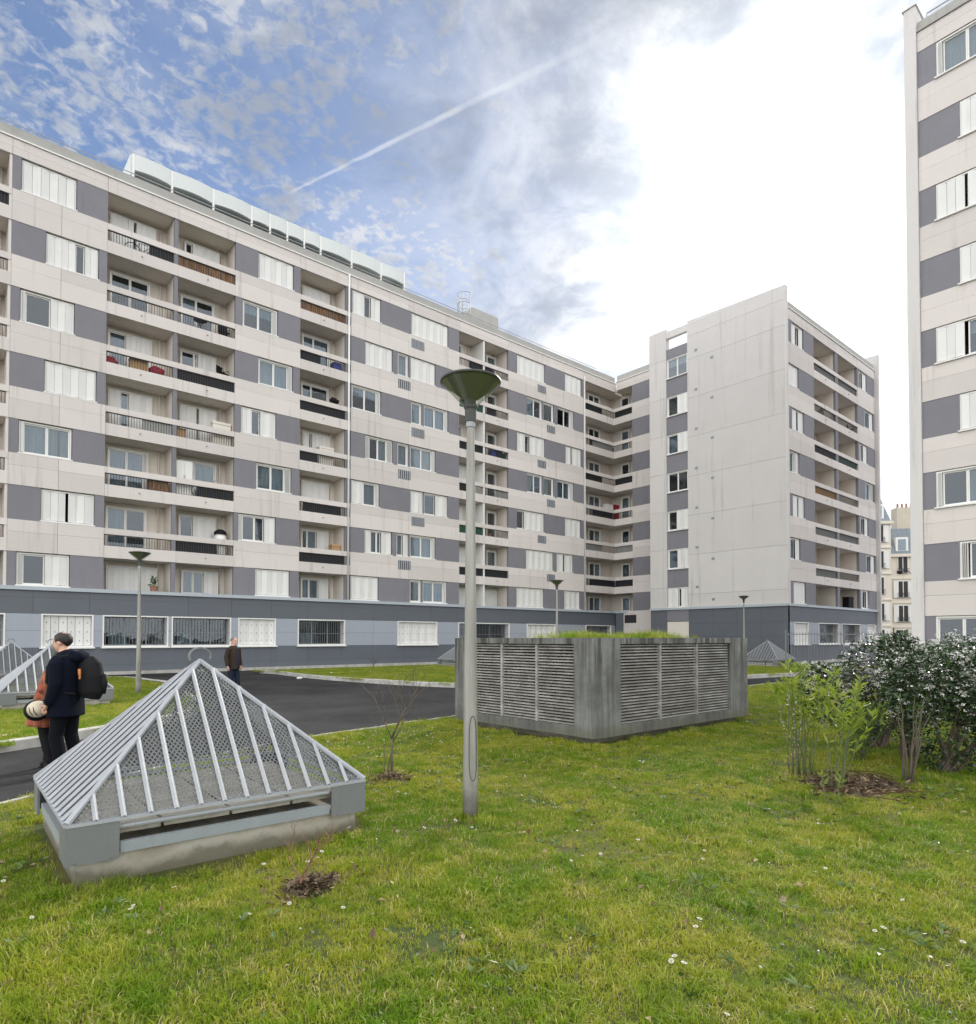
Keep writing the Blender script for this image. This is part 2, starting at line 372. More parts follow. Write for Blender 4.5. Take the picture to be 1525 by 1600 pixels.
def grassm(N):
    p = pos(N); n = N.noise(p, 0.75, 5, 0.6); m = N.noise(p, 4.5, 5, 0.62)
    at = N.a('ShaderNodeAttribute', attribute_name='shade'); sh = at.outputs['Fac']
    g = N.mix(N.step(N.m('ADD', N.m('MULTIPLY', n, 0.75), N.m('MULTIPLY', m, 0.45)), 0.46, 0.76), rgb(0.100, 0.225, 0.009), rgb(0.44, 0.415, 0.042))
    g = N.mix(N.step(sh, 0.0, 0.55, 0.0, 0.5), g, rgb(0.26, 0.37, 0.019))
    g = N.mix(N.step(N.m('ADD', sh, N.m('MULTIPLY', N.m('SUBTRACT', m, 0.5), 0.9)), 0.76, 1.0), g, rgb(0.60, 0.52, 0.24))
    di = N.a('ShaderNodeBsdfPrincipled', {'Base Color': g, 'Roughness': 0.55, 'Specular IOR Level': 0.25})
    tl = N.a('ShaderNodeBsdfTranslucent', {'Color': g})
    return N.a('ShaderNodeMixShader', {0: 0.42, 1: di.outputs[0], 2: tl.outputs[0]}).outputs[0]
mat('grass', grassm)
def leafm(name, c1, c2, rough=0.3, trans=0.2, spec=0.5):
    def fn(N):
        at = N.a('ShaderNodeAttribute', attribute_name='shade').outputs['Fac']
        col = N.mix(at, rgb(*c1), rgb(*c2))
        di = N.a('ShaderNodeBsdfPrincipled', {'Base Color': col, 'Roughness': rough, 'Specular IOR Level': spec})
        tl = N.a('ShaderNodeBsdfTranslucent', {'Color': col})
        return N.a('ShaderNodeMixShader', {0: trans, 1: di.outputs[0], 2: tl.outputs[0]}).outputs[0]
    return mat(name, fn)
leafm('leaf_dark', (0.012, 0.030, 0.010), (0.045, 0.085, 0.025), 0.22, 0.10, 0.8)
leafm('leaf_mid', (0.035, 0.080, 0.015), (0.10, 0.17, 0.035), 0.35, 0.25)
leafm('leaf_bright', (0.13, 0.22, 0.018), (0.36, 0.42, 0.06), 0.45, 0.5)
leafm('leaf_weed', (0.075, 0.13, 0.03), (0.17, 0.24, 0.08), 0.5, 0.2)
leafm('petal', (0.72, 0.72, 0.68), (0.82, 0.80, 0.77), 0.6, 0.3, 0.2)
leafm('dead_leaf', (0.10, 0.06, 0.03), (0.42, 0.33, 0.22), 0.8, 0.1, 0.2)
leafm('mulch', (0.035, 0.024, 0.016), (0.26, 0.19, 0.12), 0.9, 0.0, 0.2)
painted('bark', (0.13, 0.105, 0.08), 0.9, 0.4, 0.0, 20.0, streak=False)
painted('twig_red', (0.22, 0.12, 0.075), 0.8, 0.3, 0.0, 20.0, streak=False)
painted('stem_green', (0.12, 0.15, 0.06), 0.7, 0.3, 0.0, 20.0, streak=False)
painted('soil', (0.07, 0.05, 0.035), 0.95, 0.5, 0.0, 12.0, streak=False)
def polem(N):
    p = pos(N); n = N.noise(N.v('MULTIPLY', p, (14, 14, 1.2)), 1.0, 5, 0.65); z = N.a('ShaderNodeSeparateXYZ', {0: p}).outputs[2]
    col = N.mix(N.step(n, 0.3, 0.7), rgb(0.25, 0.245, 0.225), rgb(0.36, 0.355, 0.33))
    g = N.m('ADD', z, N.m('MULTIPLY', N.noise(p, 9, 5, 0.7), 0.35))
    col = N.mix(N.step(g, 0.20, 0.55, 0.75, 0.0), col, rgb(0.075, 0.065, 0.055))
    return pbr(N, col, 0.5, n, 0.003, Metallic=0.25)
mat('pole', polem)
painted('lamp_olive', (0.135, 0.155, 0.105), 0.5, 0.25, 0.35, 5.0)
painted('lamp_dark', (0.05, 0.055, 0.05), 0.5, 0.2, 0.2, 5.0)
# ------------------------------------------------------------------ ground
def flat(name, pts, z, matn):
    me = MB().add([(p[0], p[1], z) for p in pts], [tuple(range(len(pts)))]).mesh(name, matn)
    if me.polygons[0].normal.z < 0: me.flip_normals()
    return me
def struct(name, me, **k): return tag(link(name, me), kind='structure', **k)
struct('ground', flat('ground', [(-900, -900), (1200, -900), (1200, 1200), (-900, 1200)], -0.06, 'asphalt'))
struct('road', flat('road', [(-40, -30), (75, -30), (75, 33.5), (-40, 33.5)], -0.03, 'asphalt'))

def smooth_line(pts, n=6):
    out = []
    for i in range(len(pts) - 1):
        p0, p1, p2, p3 = (Vector(pts[max(i - 1, 0)]), Vector(pts[i]), Vector(pts[i + 1]), Vector(pts[min(i + 2, len(pts) - 1)]))
        for k in range(n):
            t = k / n
            out.append(0.5 * ((2 * p1) + (p2 - p0) * t + (2 * p0 - 5 * p1 + 4 * p2 - p3) * t * t + (3 * p1 - p0 - 3 * p2 + p3) * t ** 3))
    return out + [Vector(pts[-1])]
g2 = lambda px, py, z=0.0: tuple(G(px, py, z))[:2]
NEAR_EDGE = smooth_line([(-9, -1.5), (-3.5, 4.6), g2(0, 1258), g2(63, 1245), (2.6, 9.05), g2(492, 1151), g2(600, 1136), g2(712, 1119.5), (13, 10.8), (21.5, 10.9), (27.5, 10.9)])
NEAR_LAWN = [tuple(p) for p in NEAR_EDGE] + [(27.5, -14), (-9, -14)]
LEFT_EDGE = smooth_line([(-14, 1.5), (-7, 6.3), (-2.5, 9.9), g2(0, 1159, .12), g2(166, 1134, .12), (3.9, 14.0), (4.9, 16.0), (5.4, 18.4), (5.9, 22), g2(262, 1065, .12), (6.3, 26), (6.1, 28.2), (5.2, 29.3), (2, 29.8), (-14, 29.8)])
LEFT_LAWN = [tuple(p) for p in LEFT_EDGE]
MID_EDGE = smooth_line([(39, 30.2), (14, 30.2), (12.4, 29.6), g2(436, 1048.5, .12), (12.1, 24.5), (12.6, 20), g2(712, 1067.5, .12), (14.6, 15.0), (18, 13.7), g2(1168, 1054.5, .12), (32, 12.0), (38, 11.8), (39, 12.6), (39.2, 20), (39, 30.2)])
MID_LAWN = [tuple(p) for p in MID_EDGE[:-1]]

def inside(poly, x, y):
    x = np.asarray(x); y = np.asarray(y); c = np.zeros(x.shape, bool); n = len(poly)
    for i in range(n):
        (x0, y0), (x1, y1) = poly[i], poly[i - 1]
        c ^= ((y0 > y) != (y1 > y)) & (x < (x1 - x0) * (y - y0) / ((y1 - y0) or 1e-9) + x0)
    return c
struct('lawn', flat('lawn', NEAR_LAWN, 0.0, 'lawn'))
struct('lawn', flat('lawn', LEFT_LAWN, 0.09, 'lawn'))
struct('lawn', flat('lawn', MID_LAWN, 0.09, 'lawn'))

def kerb(line, w, z0, z1, step, name='kerb', gap=0.008, matn='kerb'):
    root = tag(link(name, None), kind='structure')
    pts = [Vector((p[0], p[1])) for p in line]; seg = [0]
    for i in range(1, len(pts)): seg.append(seg[-1] + (pts[i] - pts[i - 1]).length)
    def P(s):
        for i in range(1, len(pts)):
            if s <= seg[i] or i == len(pts) - 1:
                return pts[i - 1].lerp(pts[i], min(1, (s - seg[i - 1]) / max(seg[i] - seg[i - 1], 1e-6)))
    n = int(seg[-1] / step)
    for k in range(n):
        a, b = P(k * step + gap), P((k + 1) * step - gap); d = (b - a).normalized(); nn = Vector((-d.y, d.x)) * w / 2
        dz = random.uniform(-0.006, 0.006)
        me = MB().poly([a - nn, b - nn, b + nn, a + nn], z0, z1 + dz).mesh('kerb_stone', matn)
        if w > 0.1: bevel(me, 0.015, 1)
        link('kerb_stone', me, root)
kerb(NEAR_EDGE, 0.06, -0.05, 0.022, 1.0, 'lawn_edging')
kerb(LEFT_EDGE, 0.16, -0.05, 0.125, 1.0)
kerb(MID_EDGE, 0.16, -0.05, 0.125, 1.0)

# ------------------------------------------------------------------ the apartment blocks
D, XR, XG, YG = 33.55, 43.0, 41.0, 18.45
FH, ZT1, BH = 2.8, 5.28, 1.45           # storey height, head of the first-floor windows, height of the window band
ZL, GT, GB, BASE = 3.83, 2.67, 1.22, 0.11
def zt(k): return ZT1 + FH * (k - 1)

class Fac:
    """A facade: local x to the right seen from outside, local y into the building."""
    def __init__(s, root, ox, oy, rz): s.root = root; s.o = Vector((ox, oy, 0)); s.rz = rz; s.b = Vector(root.location)
    def w(s, x, y, z): c, q = math.cos(s.rz), math.sin(s.rz); return s.o + Vector((x * c - y * q, x * q + y * c, z)) - s.b
    def put(s, name, me, x, y, z): return link(name, me, s.root, s.w(x, y, z), s.rz)
    def box(s, name, x0, x1, y0, y1, z0, z1, m): return s.put(name, boxmesh(x1 - x0, y1 - y0, z1 - z0, m, name), x0, y0, z0)

_mc = {}
def cached(key, fn):
    if key not in _mc: _mc[key] = fn()
    return _mc[key]
def frame_mesh(w, h, t, d, m, mull=()):
    def fn():
        b = MB(); b.box(0, t, 0, d, 0, h); b.box(w - t, w, 0, d, 0, h); b.box(t, w - t, 0, d, 0, t); b.box(t, w - t, 0, d, h - t, h)
        for x in mull: b.box(x - t / 2, x + t / 2, 0.001, d - 0.001, t, h - t)
        return b.mesh('frame', m)
    return cached(('fr', round(w, 2), round(h, 2), t, d, m, tuple(round(x, 2) for x in mull)), fn)
def slat_mesh(w, h, sgn):
    def fn():
        a = 0.16 * sgn; b = MB().box(0, w * 0.985, -0.009, 0.009, 0, h)
        b.v = [(x * math.cos(a), y + x * math.sin(a) + (0 if sgn > 0 else w * math.sin(0.16)), z) for x, y, z in b.v]
        return b.mesh('shutter_slat', 'shutter')
    return cached(('sl', round(w, 2), round(h, 2), sgn), fn)

def window(fc, x0, x1, zb, ztp, segs, y=0.0, slat=0.29, sill=True, guard=False, curtain_p=0.6, dots=False):
    """segs: letters G glazed sash, C glazed with a curtain, S folding shutter, each with its share of the width."""
    w, h = x1 - x0, ztp - zb
    root = fc.put('window', frame_mesh(w, h, 0.06, 0.13, 'white_paint'), x0, y + 0.04, zb)
    if sill: link('sill', boxmesh(w + 0.10, 0.16, 0.05, 'white_paint', 'sill'), root, (-0.05, -0.115, -0.03))
    tot = sum(f for _, f in segs); x = 0.06; iw, ih = w - 0.12, h - 0.12
    for t, f in segs:
        sw = iw * f / tot
        if t == 'S':
            n = max(1, round(sw / slat))
            for k in range(n):
                link('shutter_slat', slat_mesh(sw / n, ih - 0.02, 1 if k % 2 == 0 else -1), root, (x + k * sw / n, -0.025, 0.07))
        elif t == 'F':        # shutter folded back into a narrow stack
            for k in range(4): link('shutter_slat', boxmesh(0.018, 0.16, ih - 0.02, 'shutter', 'shutter_slat'), root, (x + 0.01 + k * sw / 4.4, -0.05, 0.07))
        else:
            if sw > 0.14:
                sa = link('sash', frame_mesh(sw - 0.006, ih - 0.006, 0.05, 0.05, 'white_paint'), root, (x + 0.003, 0.065, 0.063))
                link('pane', boxmesh(sw - 0.106, 0.008, ih - 0.106, 'glass', 'pane'), root, (x + 0.053, 0.085, 0.113))
            if not sill: link('dark_backing', boxmesh(sw - 0.01, 0.006, ih, 'room', 'dark_backing'), root, (x + 0.005, 0.215, 0.06))  # dark plate stands in for the unlit room behind the door
            if t == 'C' or (t == 'G' and random.random() < 0.22):
                link('curtain', boxmesh(sw - 0.04, 0.01, ih - 0.02, 'curtain', 'curtain'), root, (x + 0.02, 0.20, 0.07))
            elif t == 'B':
                link('blind', boxmesh(sw - 0.04, 0.01, ih * 0.4, 'curtain', 'blind'), root, (x + 0.02, 0.16, 0.07 + ih * 0.6))
        x += sw
    return root

def parse(s):
    """'S4 G2' -> segments"""
    return [(p[0], float(p[1:] or 1)) for p in s.split()]
def rail_mesh(w, h):
    def fn():
        b = MB(); n = max(2, int(w / 0.115))
        for k in range(n + 1):
            x = 0.01 + (w - 0.034) * k / n; b.box(x, x + 0.020, 0, 0.016, 0.02, h - 0.02)
        b.box(0, w, -0.004, 0.022, 0, 0.035); b.box(0, w, -0.004, 0.022, h - 0.035, h)
        return b.mesh('railing', 'black_metal')
    return cached(('rl', round(w, 2), round(h, 2)), fn)

REC = 1.45          # depth of the recessed balconies
def balcony(fc, x0, x1, k, door, screen=None, rail=True, first=False, mirror=False, run=0.0):
    """One recessed balcony: slab edge, rail beam, railing, door-window on the back wall."""
    z = zt(k); b0 = z - BH
    if not first:
        fc.box('balcony_rail_beam', x0 + .002, x1 + run - .002, 0.02, 0.16, b0 - 0.27, b0, 'facade')
        if rail: fc.put('railing', rail_mesh(x1 - x0 - 0.01, 0.53), x0 + 0.005, 0.09, b0 - 0.80)
        if isinstance(screen, tuple):
            m_, f0, f1 = screen; w_ = x1 - x0 - 0.06; fc.box('screen_or_gap_filler', x0 + 0.03 + w_ * f0, x0 + 0.03 + w_ * f1, 0.125, 0.14, b0 - 0.79, b0 - 0.285, m_)  # part-width sheet added to darken the gap, in place of clutter
        elif screen: fc.box('screen_or_gap_filler', x0 + 0.03, x1 - 0.03, 0.125, 0.14, b0 - 0.79, b0 - 0.28, screen)
        fc.box('balcony_slab', x0 + .002, x1 + run - .002, 0.0, REC, b0 - 1.35, b0 - 0.80, 'facade')
        fc.put('drain_spout', cached('drain', lambda: MB().tube([(0, 0.02, 0), (0, -0.07, -0.01)], 0.025, 8).mesh('drain_spout', 'galv_dull')), (x0 + x1) / 2, 0, b0 - 1.03)
    if door:
        w, off, segs = door
        xa = x0 + off if not mirror else x1 - off - w
        zb = b0 - (0.78 if not first else 0.0)
        window(fc, xa, xa + w, zb, z - 0.22, parse(segs), y=REC - 0.30, slat=0.22, sill=False)

def bay_walls(fc, x0, x1, kmin, kmax, ztop, left='grey_panel', right='balcony_wall'):
    z0 = zt(kmin) - BH - (0 if kmin == 1 else 0.8)
    fc.box('balcony_back_wall', x0 - 0.02, x1 + 0.02, REC - 0.03, REC + 0.12, z0, ztop, 'balcony_wall')
    fc.put('downpipe', cached(('dp', round(ztop - z0, 1)), lambda: MB().tube([(0, 0, 0), (0, 0, ztop - z0)], 0.045, 8).mesh('downpipe', 'balcony_wall', True)), x1 - 0.28, REC - 0.10, z0)

def pier(fc, x0, x1, z0, z1, m='grey_panel', y0=0.045, y1=REC):
    if m == 'grey_panel':
        fc.box('pier_face', x0 + .001, x1 - .001, y0, 0.19, z0, z1, m); y0 = 0.19; m = 'balcony_wall'
    return fc.box('pier', x0, x1, y0, y1, z0, z1, m)

def band(fc, x0, x1, wins, kmin=1, kmax=7, split=None):
    """A bay of white spandrels, grey infill panels and windows. wins[k] = [(xa, xb, segs), ...]"""
    for k in range(kmin, kmax + 1):
        z = zt(k); b0 = z - BH
        if k > 1: 
            xs = [x0] + (split or []) + [x1]
            for a, b in zip(xs, xs[1:]):
                fc.box('spandrel_panel', a + .006, b - .006, 0.0, 0.22, b0 - 1.35 + .004, b0 - 0.52, 'facade')
                fc.box('spandrel_panel', a + .006, b - .006, 0.004, 0.22, b0 - 0.512, b0 - .004, 'facade')
        xs = x0
        for xa, xb, segs in wins.get(k, []) + [(x1, None, None)]:
            if xa - xs > 0.03:
                if xa - xs > 3.0:
                    m = (xs + xa) / 2; fc.box('grey_panel', xs + .004, m - .004, 0.02, 0.2, b0, z, 'grey_panel'); fc.box('grey_panel', m + .004, xa - .004, 0.02, 0.2, b0, z, 'grey_panel')
                else: fc.box('grey_panel', xs + .004, xa - .004, 0.02, 0.2, b0, z, 'grey_panel')
            if segs: window(fc, xa + .02, xb - .02, b0 + 0.03, z - 0.03, parse(segs), y=0.07); xs = xb

def top_band(fc, x0, x1, ztop=zt(7), roof=23.34, split=None):
    xs = [x0] + (split or []) + [x1]
    for a, b in zip(xs, xs[1:]):
        fc.box('cornice_panel', a + .006, b - .006, 0.0, 0.25, ztop + .004, ztop + 0.33, 'facade')
        fc.box('cornice_panel', a + .006, b - .006, 0.004, 0.25, ztop + 0.338, ztop + 0.68, 'facade')
    fc.box('coping', x0, x1, -0.06, 0.3, ztop + 0.69, ztop + 0.75, 'white_paint')
    fc.box('parapet', x0, x1, 0.12, 0.36, ztop + 0.75, roof, 'roof_concrete')

def ground_band(fc, x0, x1, opens, step=2.05, top='dark_panel', mid='light_panel', low='dark_panel'):
    """Ground floor clad in panels. opens = [(xa, xb, kind)] with kind shutter / bars / none"""
    fc.box('ledge', x0, x1, -0.10, 0.2, ZL - 0.16, ZL - 0.002, 'ledge')
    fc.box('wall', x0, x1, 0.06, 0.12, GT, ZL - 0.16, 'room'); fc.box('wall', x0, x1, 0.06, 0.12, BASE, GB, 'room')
    fc.box('kerb_step', x0, x1, -0.30, 0.12, -0.05, BASE, 'kerb'); 
    n = max(1, round((x1 - x0) / step)); xs = [x0 + (x1 - x0) * i / n for i in range(n + 1)]
    for a, b in zip(xs, xs[1:]):
        for z0, z1, m in ((ZL - 0.46, ZL - 0.165, top), (GT + 0.01, ZL - 0.465, top), (BASE + 0.32, GB - 0.01, low), (BASE + 0.005, BASE + 0.315, low)):
            fc.box('cladding_panel', a + .004, b - .004, 0.0, 0.04, z0, z1, m)
    zm = (GT + GB) / 2; cur = x0
    for xa, xb, kind in sorted(opens) + [(x1, None, None)]:
        if xa - cur > 0.05:
            cuts = [cur] + [x for x in xs if cur + 0.35 < x < xa - 0.35] + [xa]
            for a, b in zip(cuts, cuts[1:]):
                fc.box('cladding_panel', a + .004, b - .004, 0.0, 0.04, GB, zm - 0.004, mid); fc.box('cladding_panel', a + .004, b - .004, 0.0, 0.04, zm + 0.004, GT, mid)
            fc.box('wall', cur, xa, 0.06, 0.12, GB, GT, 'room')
        if xb is None: break
        w, h = xb - xa, GT - GB
        wn = fc.put('window', frame_mesh(w, h, 0.06, 0.5, 'white_paint'), xa, -0.03, GB)
        link('sill', boxmesh(w + 0.1, 0.14, 0.06, 'white_paint', 'sill'), wn, (-0.05, -0.10, -0.055))
        if kind == 'shutter':
            n2 = max(4, round(w / 0.30))
            for i in range(n2):
                sl_ = link('shutter_slat', slat_mesh((w - 0.12) / n2, h - 0.14, 1 if i % 2 else -1), wn, (0.06 + i * (w - 0.12) / n2, 0.16, 0.07))
                for zz in (0.16, 0.5, 0.86): link('slot', boxmesh(0.03, 0.003, 0.07, 'old_grey_paint', 'slot'), wn, (0.06 + (i + 0.5) * (w - 0.12) / n2 - 0.015, 0.146, 0.07 + zz * (h - 0.3)))
        else:
            n2 = int(w / 0.135); b = MB()
            for i in range(1, n2): x = w * i / n2; b.box(x - 0.008, x + 0.008, 0.10, 0.116, 0.06, h - 0.06)
            for zz in (0.45, ): b.box(0.06, w - 0.06, 0.095, 0.121, zz * h, zz * h + 0.025)
            link('window_bars', b.mesh('window_bars', 'galv_dull'), wn)
            link('sash', frame_mesh(w - 0.12, h - 0.12, 0.05, 0.05, 'old_grey_paint', (w * 0.33, w * 0.66)), wn, (0.06, 0.40, 0.06))
            link('pane', boxmesh(w - 0.2, 0.008, h - 0.2, 'glass', 'pane'), wn, (0.1, 0.42, 0.1))
            link('blind', boxmesh(w * 0.22, 0.01, h * 0.35, 'curtain', 'blind'), wn, (w * 0.15, 0.62, 0.12))
        cur = xb

def core(fc, x0, x1, y0, y1, z0, z1): fc.box('core', x0, x1, y0, y1, z0, z1, 'room')

# ---- the long block
lb = thing('apartment_block', 'long white and mauve-grey apartment block with rows of recessed balconies and shuttered windows', 'apartment block', (22, D, 0))
A = Fac(lb, 0, D, 0)
x = lambda px, k=4, dz=0.0: Xat(px, zt(k) - 0.7 + dz, D)
bA0, bA = x(19.7, 7), x(169, 7)
bB1, bB2, bC = x(273, 7), x(279.5, 7), x(368.8, 7)
bD, bD1, bE = x(470, 7), x(541, 7), x(549, 7)
bF, bFm, bG, bH = x(718, 7), x(756, 7), x(794.6, 7), x(912, 7)
XL = -9.0
def W(*rows):
    out = {}
    for k, items in rows: out[k] = [(x(p0, k), x(p1, k), s) for p0, p1, s in items]
    return out
winsA = W((7, [(34, 120.6, 'S1')]), (6, [(72, 155, 'S55 G20 S25')]), (5, [(31.5, 116.7, 'F6 G50 S44')]), (4, [(69.5, 151, 'S1')]),
          (3, [(29, 113, 'F5 C46 C46')]), (2, [(64, 148, 'S45 G5 S50')]), (1, [(25, 109, 'F8 G45 S47')]))
band(A, bA0, bA, winsA, split=[(bA0 + bA) / 2])
winsC = W((7, [(404.6, 459.7, 'S1')]), (6, [(379.7, 434.8, 'B45 B45 F10')]), (5, [(404, 458, 'C45 C45 F10')]), (4, [(377, 432, 'S28 G27 S45')]),
          (3, [(400.7, 455.7, 'C42 C42 F16')]), (2, [(373, 431, 'F8 G35 G28 S29')]), (1, [(399, 453, 'S1')]))
band(A, bC, bD, winsC)
winsE = W((7, [(551, 596, 'S42 G24 S34'), (643, 701, 'S1')]), (6, [(571, 614, 'S1'), (622, 639, 'C1'), (641.5, 681, 'S1')]),
          (5, [(550, 596, 'B45 B45 F10'), (643, 660, 'C1'), (663, 701, 'C45 C45 F10')]), (4, [(571, 614, 'F14 G34 C34 F18'), (621.5, 639, 'C1'), (641.5, 681, 'C45 C45 F10')]),
          (3, [(549, 593.5, 'S45 C45 F10'), (641.5, 662, 'S1'), (663, 700, 'G48 S52')]), (2, [(570, 613, 'S22 G24 G16 S38'), (620, 639, 'C55 S45'), (641, 681, 'C45 C45 F10')]),
          (1, [(548, 592, 'S1'), (641, 659, 'G1'), (661, 699, 'C45 C45 F10')]))
band(A, bE, bF, winsE, split=[(bE + bF) / 2])
winsG = W((7, [(808, 852, 'S1'), (883, 909, 'S1')]), (6, [(824, 848, 'G50 G50'), (850, 866, 'G1'), (871.5, 897, 'G45 G40 F15')]), (5, [(808, 852, 'S30 G15 S55'), (884, 909, 'S30 G10 S60')]),
          (4, [(824, 848, 'C50 C50'), (850, 866, 'C1'), (871.5, 897, 'C40 C40 F20')]), (3, [(808, 851, 'G25 S75'), (883, 908, 'S1')]), (2, [(822, 865, 'S1'), (870, 896, 'S40 C8 S52')]), (1, [(807, 850, 'S1'), (882, 907, 'S1')]))
band(A, bG, bH, winsG, split=[(bG + bH) / 2])
# a further bay past the left edge of the view
bZ = XL + 5.2
band(A, XL, bZ, {k: [(XL + 0.8, XL + 3.3, 'S1')] for k in range(1, 8)})
BALC = {   # column: (x0, x1, {floor: (door width, offset, panes, screen or gap filler)})
    'Z': (bZ, bA0 - 0.0, {k: (1.8, 0.35, 'G50 S50', 'screen_black' if k == 7 else None) for k in range(1, 8)}),
    'B': (bA, bB1, {7: (2.0, 0.10, 'S50 G6 S44', ('screen_black', .62, 1)), 6: (1.75, 0.10, 'G50 G50', None), 5: (1.9, 0.05, 'G40 S60', None), 4: (1.9, 0.10, 'S25 G20 S55', ('screen_grey', .55, 1)),
                    3: (1.75, 0.10, 'C46 C46 F8', None), 2: (1.75, 0.05, 'G48 G52', None), 1: (2.2, 0.10, 'S1', None)}),
    'C': (bB2, bC, {7: (1.75, 0.20, 'G20 S80', 'bamboo'), 6: (1.65, 0.05, 'G45 G55', None), 5: (1.75, 0.05, 'G38 G10 S52', 'screen_black'), 4: (1.8, 0.05, 'S45 G6 S49', None),
                    3: (1.8, 0.05, 'S40 C60', ('screen_black', .36, 1)), 2: (1.8, 0.05, 'G36 S64', ('screen_black', 0, .72)), 1: (1.8, 0.2, 'C30 C30 S40', None)}),
    'D': (bD, bD1, {7: (1.7, 0.05, 'S1', 'bamboo'), 6: (1.7, 0.05, 'G40 G60', ('screen_black', 0, .45)), 5: (1.7, 0.0, 'G35 G65', 'screen_black'), 4: (1.7, 0.10, 'S20 G12 S68', ('screen_black', 0, .4)),
                    3: (1.7, 0.05, 'S1', ('screen_black', .08, .92)), 2: (1.7, 0.05, 'G20 C35 S45', 'screen_black'), 1: (1.7, 0.05, 'C28 C35 S37', None)}),
    'F': (bF, bFm, {7: (0.9, 0.30, 'G1', ('screen_black', .5, 1)), 6: (0.9, 0.3, 'G1', 'screen_green'), 5: (0.9, 0.3, 'G1', 'screen_black'), 4: (1.4, 0.35, 'S1', ('screen_black', 0, .6)), 3: (0.9, 0.3, 'S1', 'screen_green'), 2: (1.5, 0.2, 'S1', 'screen_black'), 1: (1.6, 0.1, 'S1', None)}),
    'G': (bFm + 0.12, bG, {7: (0.9, 0.1, 'G1', ('screen_black', 0, .35)), 6: (0.9, 0.1, 'G1', ('screen_black', .1, .5)), 5: (0.9, 0.1, 'G1', ('screen_black', .55, .8)), 4: (0.9, 0.1, 'G1', ('screen_grey', .5, 1)), 3: (0.9, 0.1, 'G1', None), 2: (0.9, 0.1, 'C1', ('screen_black', 0, 1)), 1: (1.8, 0.05, 'S1', None)}),
}
def balcony_column(fc, x0, x1, spec, mirror=False, kmin=1, run=0.0, shift=0.0):
    bay_walls(fc, x0, x1, kmin, 7, zt(7))
    for k, (w, off, segs, scr) in spec.items():
        off += shift
        balcony(fc, x0, x1, k, (min(w, x1 - x0 - off - 0.1), off, segs), scr, first=(k == kmin == 1), mirror=mirror, run=run)
for nme, (x0, x1, spec) in BALC.items(): balcony_column(A, x0, x1, spec, mirror=(nme == 'G'), run={'B': bB2 - bB1, 'D': bE - 0.02 - bD1, 'F': 0.12}.get(nme, 0.0), shift={'B': 0.22, 'C': 0.40, 'D': 0.62}.get(nme, 0.0))
for xa, xb, m in ((bA0 - 0.10, bA0 - .002, 'facade'), (bB1 + .002, bB2 - .002, 'grey_panel'), (bD1 + .002, bE - 0.02, 'grey_panel'), (bFm + .002, bFm + 0.118, 'white_paint')):
    pier(A, xa, xb, ZL, zt(7), m)
for xa, xb in ((bA - 0.1, bA - .006), (bC + .006, bC + 0.1), (bD - 0.1, bD - .006), (bF - 0.1, bF - .006), (bG + .006, bG + .1), (bZ - 0.1, bZ - .006)):
    pier(A, xa, xb, ZL, zt(7), 'balcony_wall', 0.225)
# rainwater pipe down the facade
A.put('rainwater_pipe', MB().tube([(0, 0, ZL), (0, 0, zt(7) + 0.7)], 0.055, 10).mesh('rainwater_pipe', 'white_paint', True), (bD1 + bE) / 2, -0.06, 0)
A.put('rainwater_pipe', MB().tube([(0, 0, ZL), (0, 0, zt(7) + 0.3)], 0.045, 10).mesh('rainwater_pipe', 'white_paint', True), bH + 0.06, -0.05, 0)
# slatted vents under the kitchen windows
def vent(fc, xa, xb, z0, z1, n=6):
    v = fc.put('kitchen_vent', frame_mesh(xb - xa, z1 - z0, 0.035, 0.05, 'old_grey_paint'), xa, -0.02, z0)
    link('vent_back', boxmesh(xb - xa - 0.07, 0.006, z1 - z0 - 0.07, 'black_metal', 'vent_back'), v, (0.035, 0.0195 - 0.012, 0.035))
    for i in range(n):
        w = (xb - xa - 0.07) / n
        link('vent_slat', boxmesh(w * 0.52, 0.012, z1 - z0 - 0.07, 'galv', 'vent_slat'), v, (0.035 + i * w + w * 0.19, -0.008, 0.035))
for k in range(2, 8):
    e0, e1 = (643, 663) if k % 2 else (622, 641.5)
    vent(A, x(e0, k), x(e1, k), zt(k) - BH - 0.78, zt(k) - BH - 0.22)
    g0, g1 = (840, 853) if k % 2 else (854.5, 867)
    vent(A, x(g0, k), x(g1, k), zt(k) - BH - 0.78, zt(k) - BH - 0.22, 4)
top_band(A, XL, XR + 0.3, split=[bZ, bA0, bA, bB2, bC, bD, bE, (bE + bF) / 2, bF, bG, (bG + bH) / 2, bH])
# ground floor
gx = lambda px: Xat(px, 2.0, D)
opens = [(gx(64), gx(146), 'shutter'), (gx(160), gx(263), 'bars'), (gx(268), gx(361), 'bars'), (gx(372), gx(431), 'shutter'), (gx(465), gx(539), 'bars'),
         (gx(621), gx(683), 'shutter'), (gx(716), gx(796), 'bars'), (gx(823), gx(868), 'shutter'), (gx(915), gx(955), 'bars'), (XL + 1.5, XL + 4.0, 'shutter'), (XL + 6.0, gx(8), 'bars')]
ground_band(A, XL, XR + 0.1, opens)
core(A, XL + 0.05, XR + 10, REC + 0.15, 13.0, 0, 22.6)
A.box('roof_slab', XL, XR + 10, 0.37, 13, 22.6, 22.7, 'roof_concrete')
A.put('roof_rail', MB().tube([(XL, 0.24, 23.55), (XR - 2, 0.24, 23.55)], 0.02, 6).mesh('roof_rail', 'galv'), 0, 0, 0)
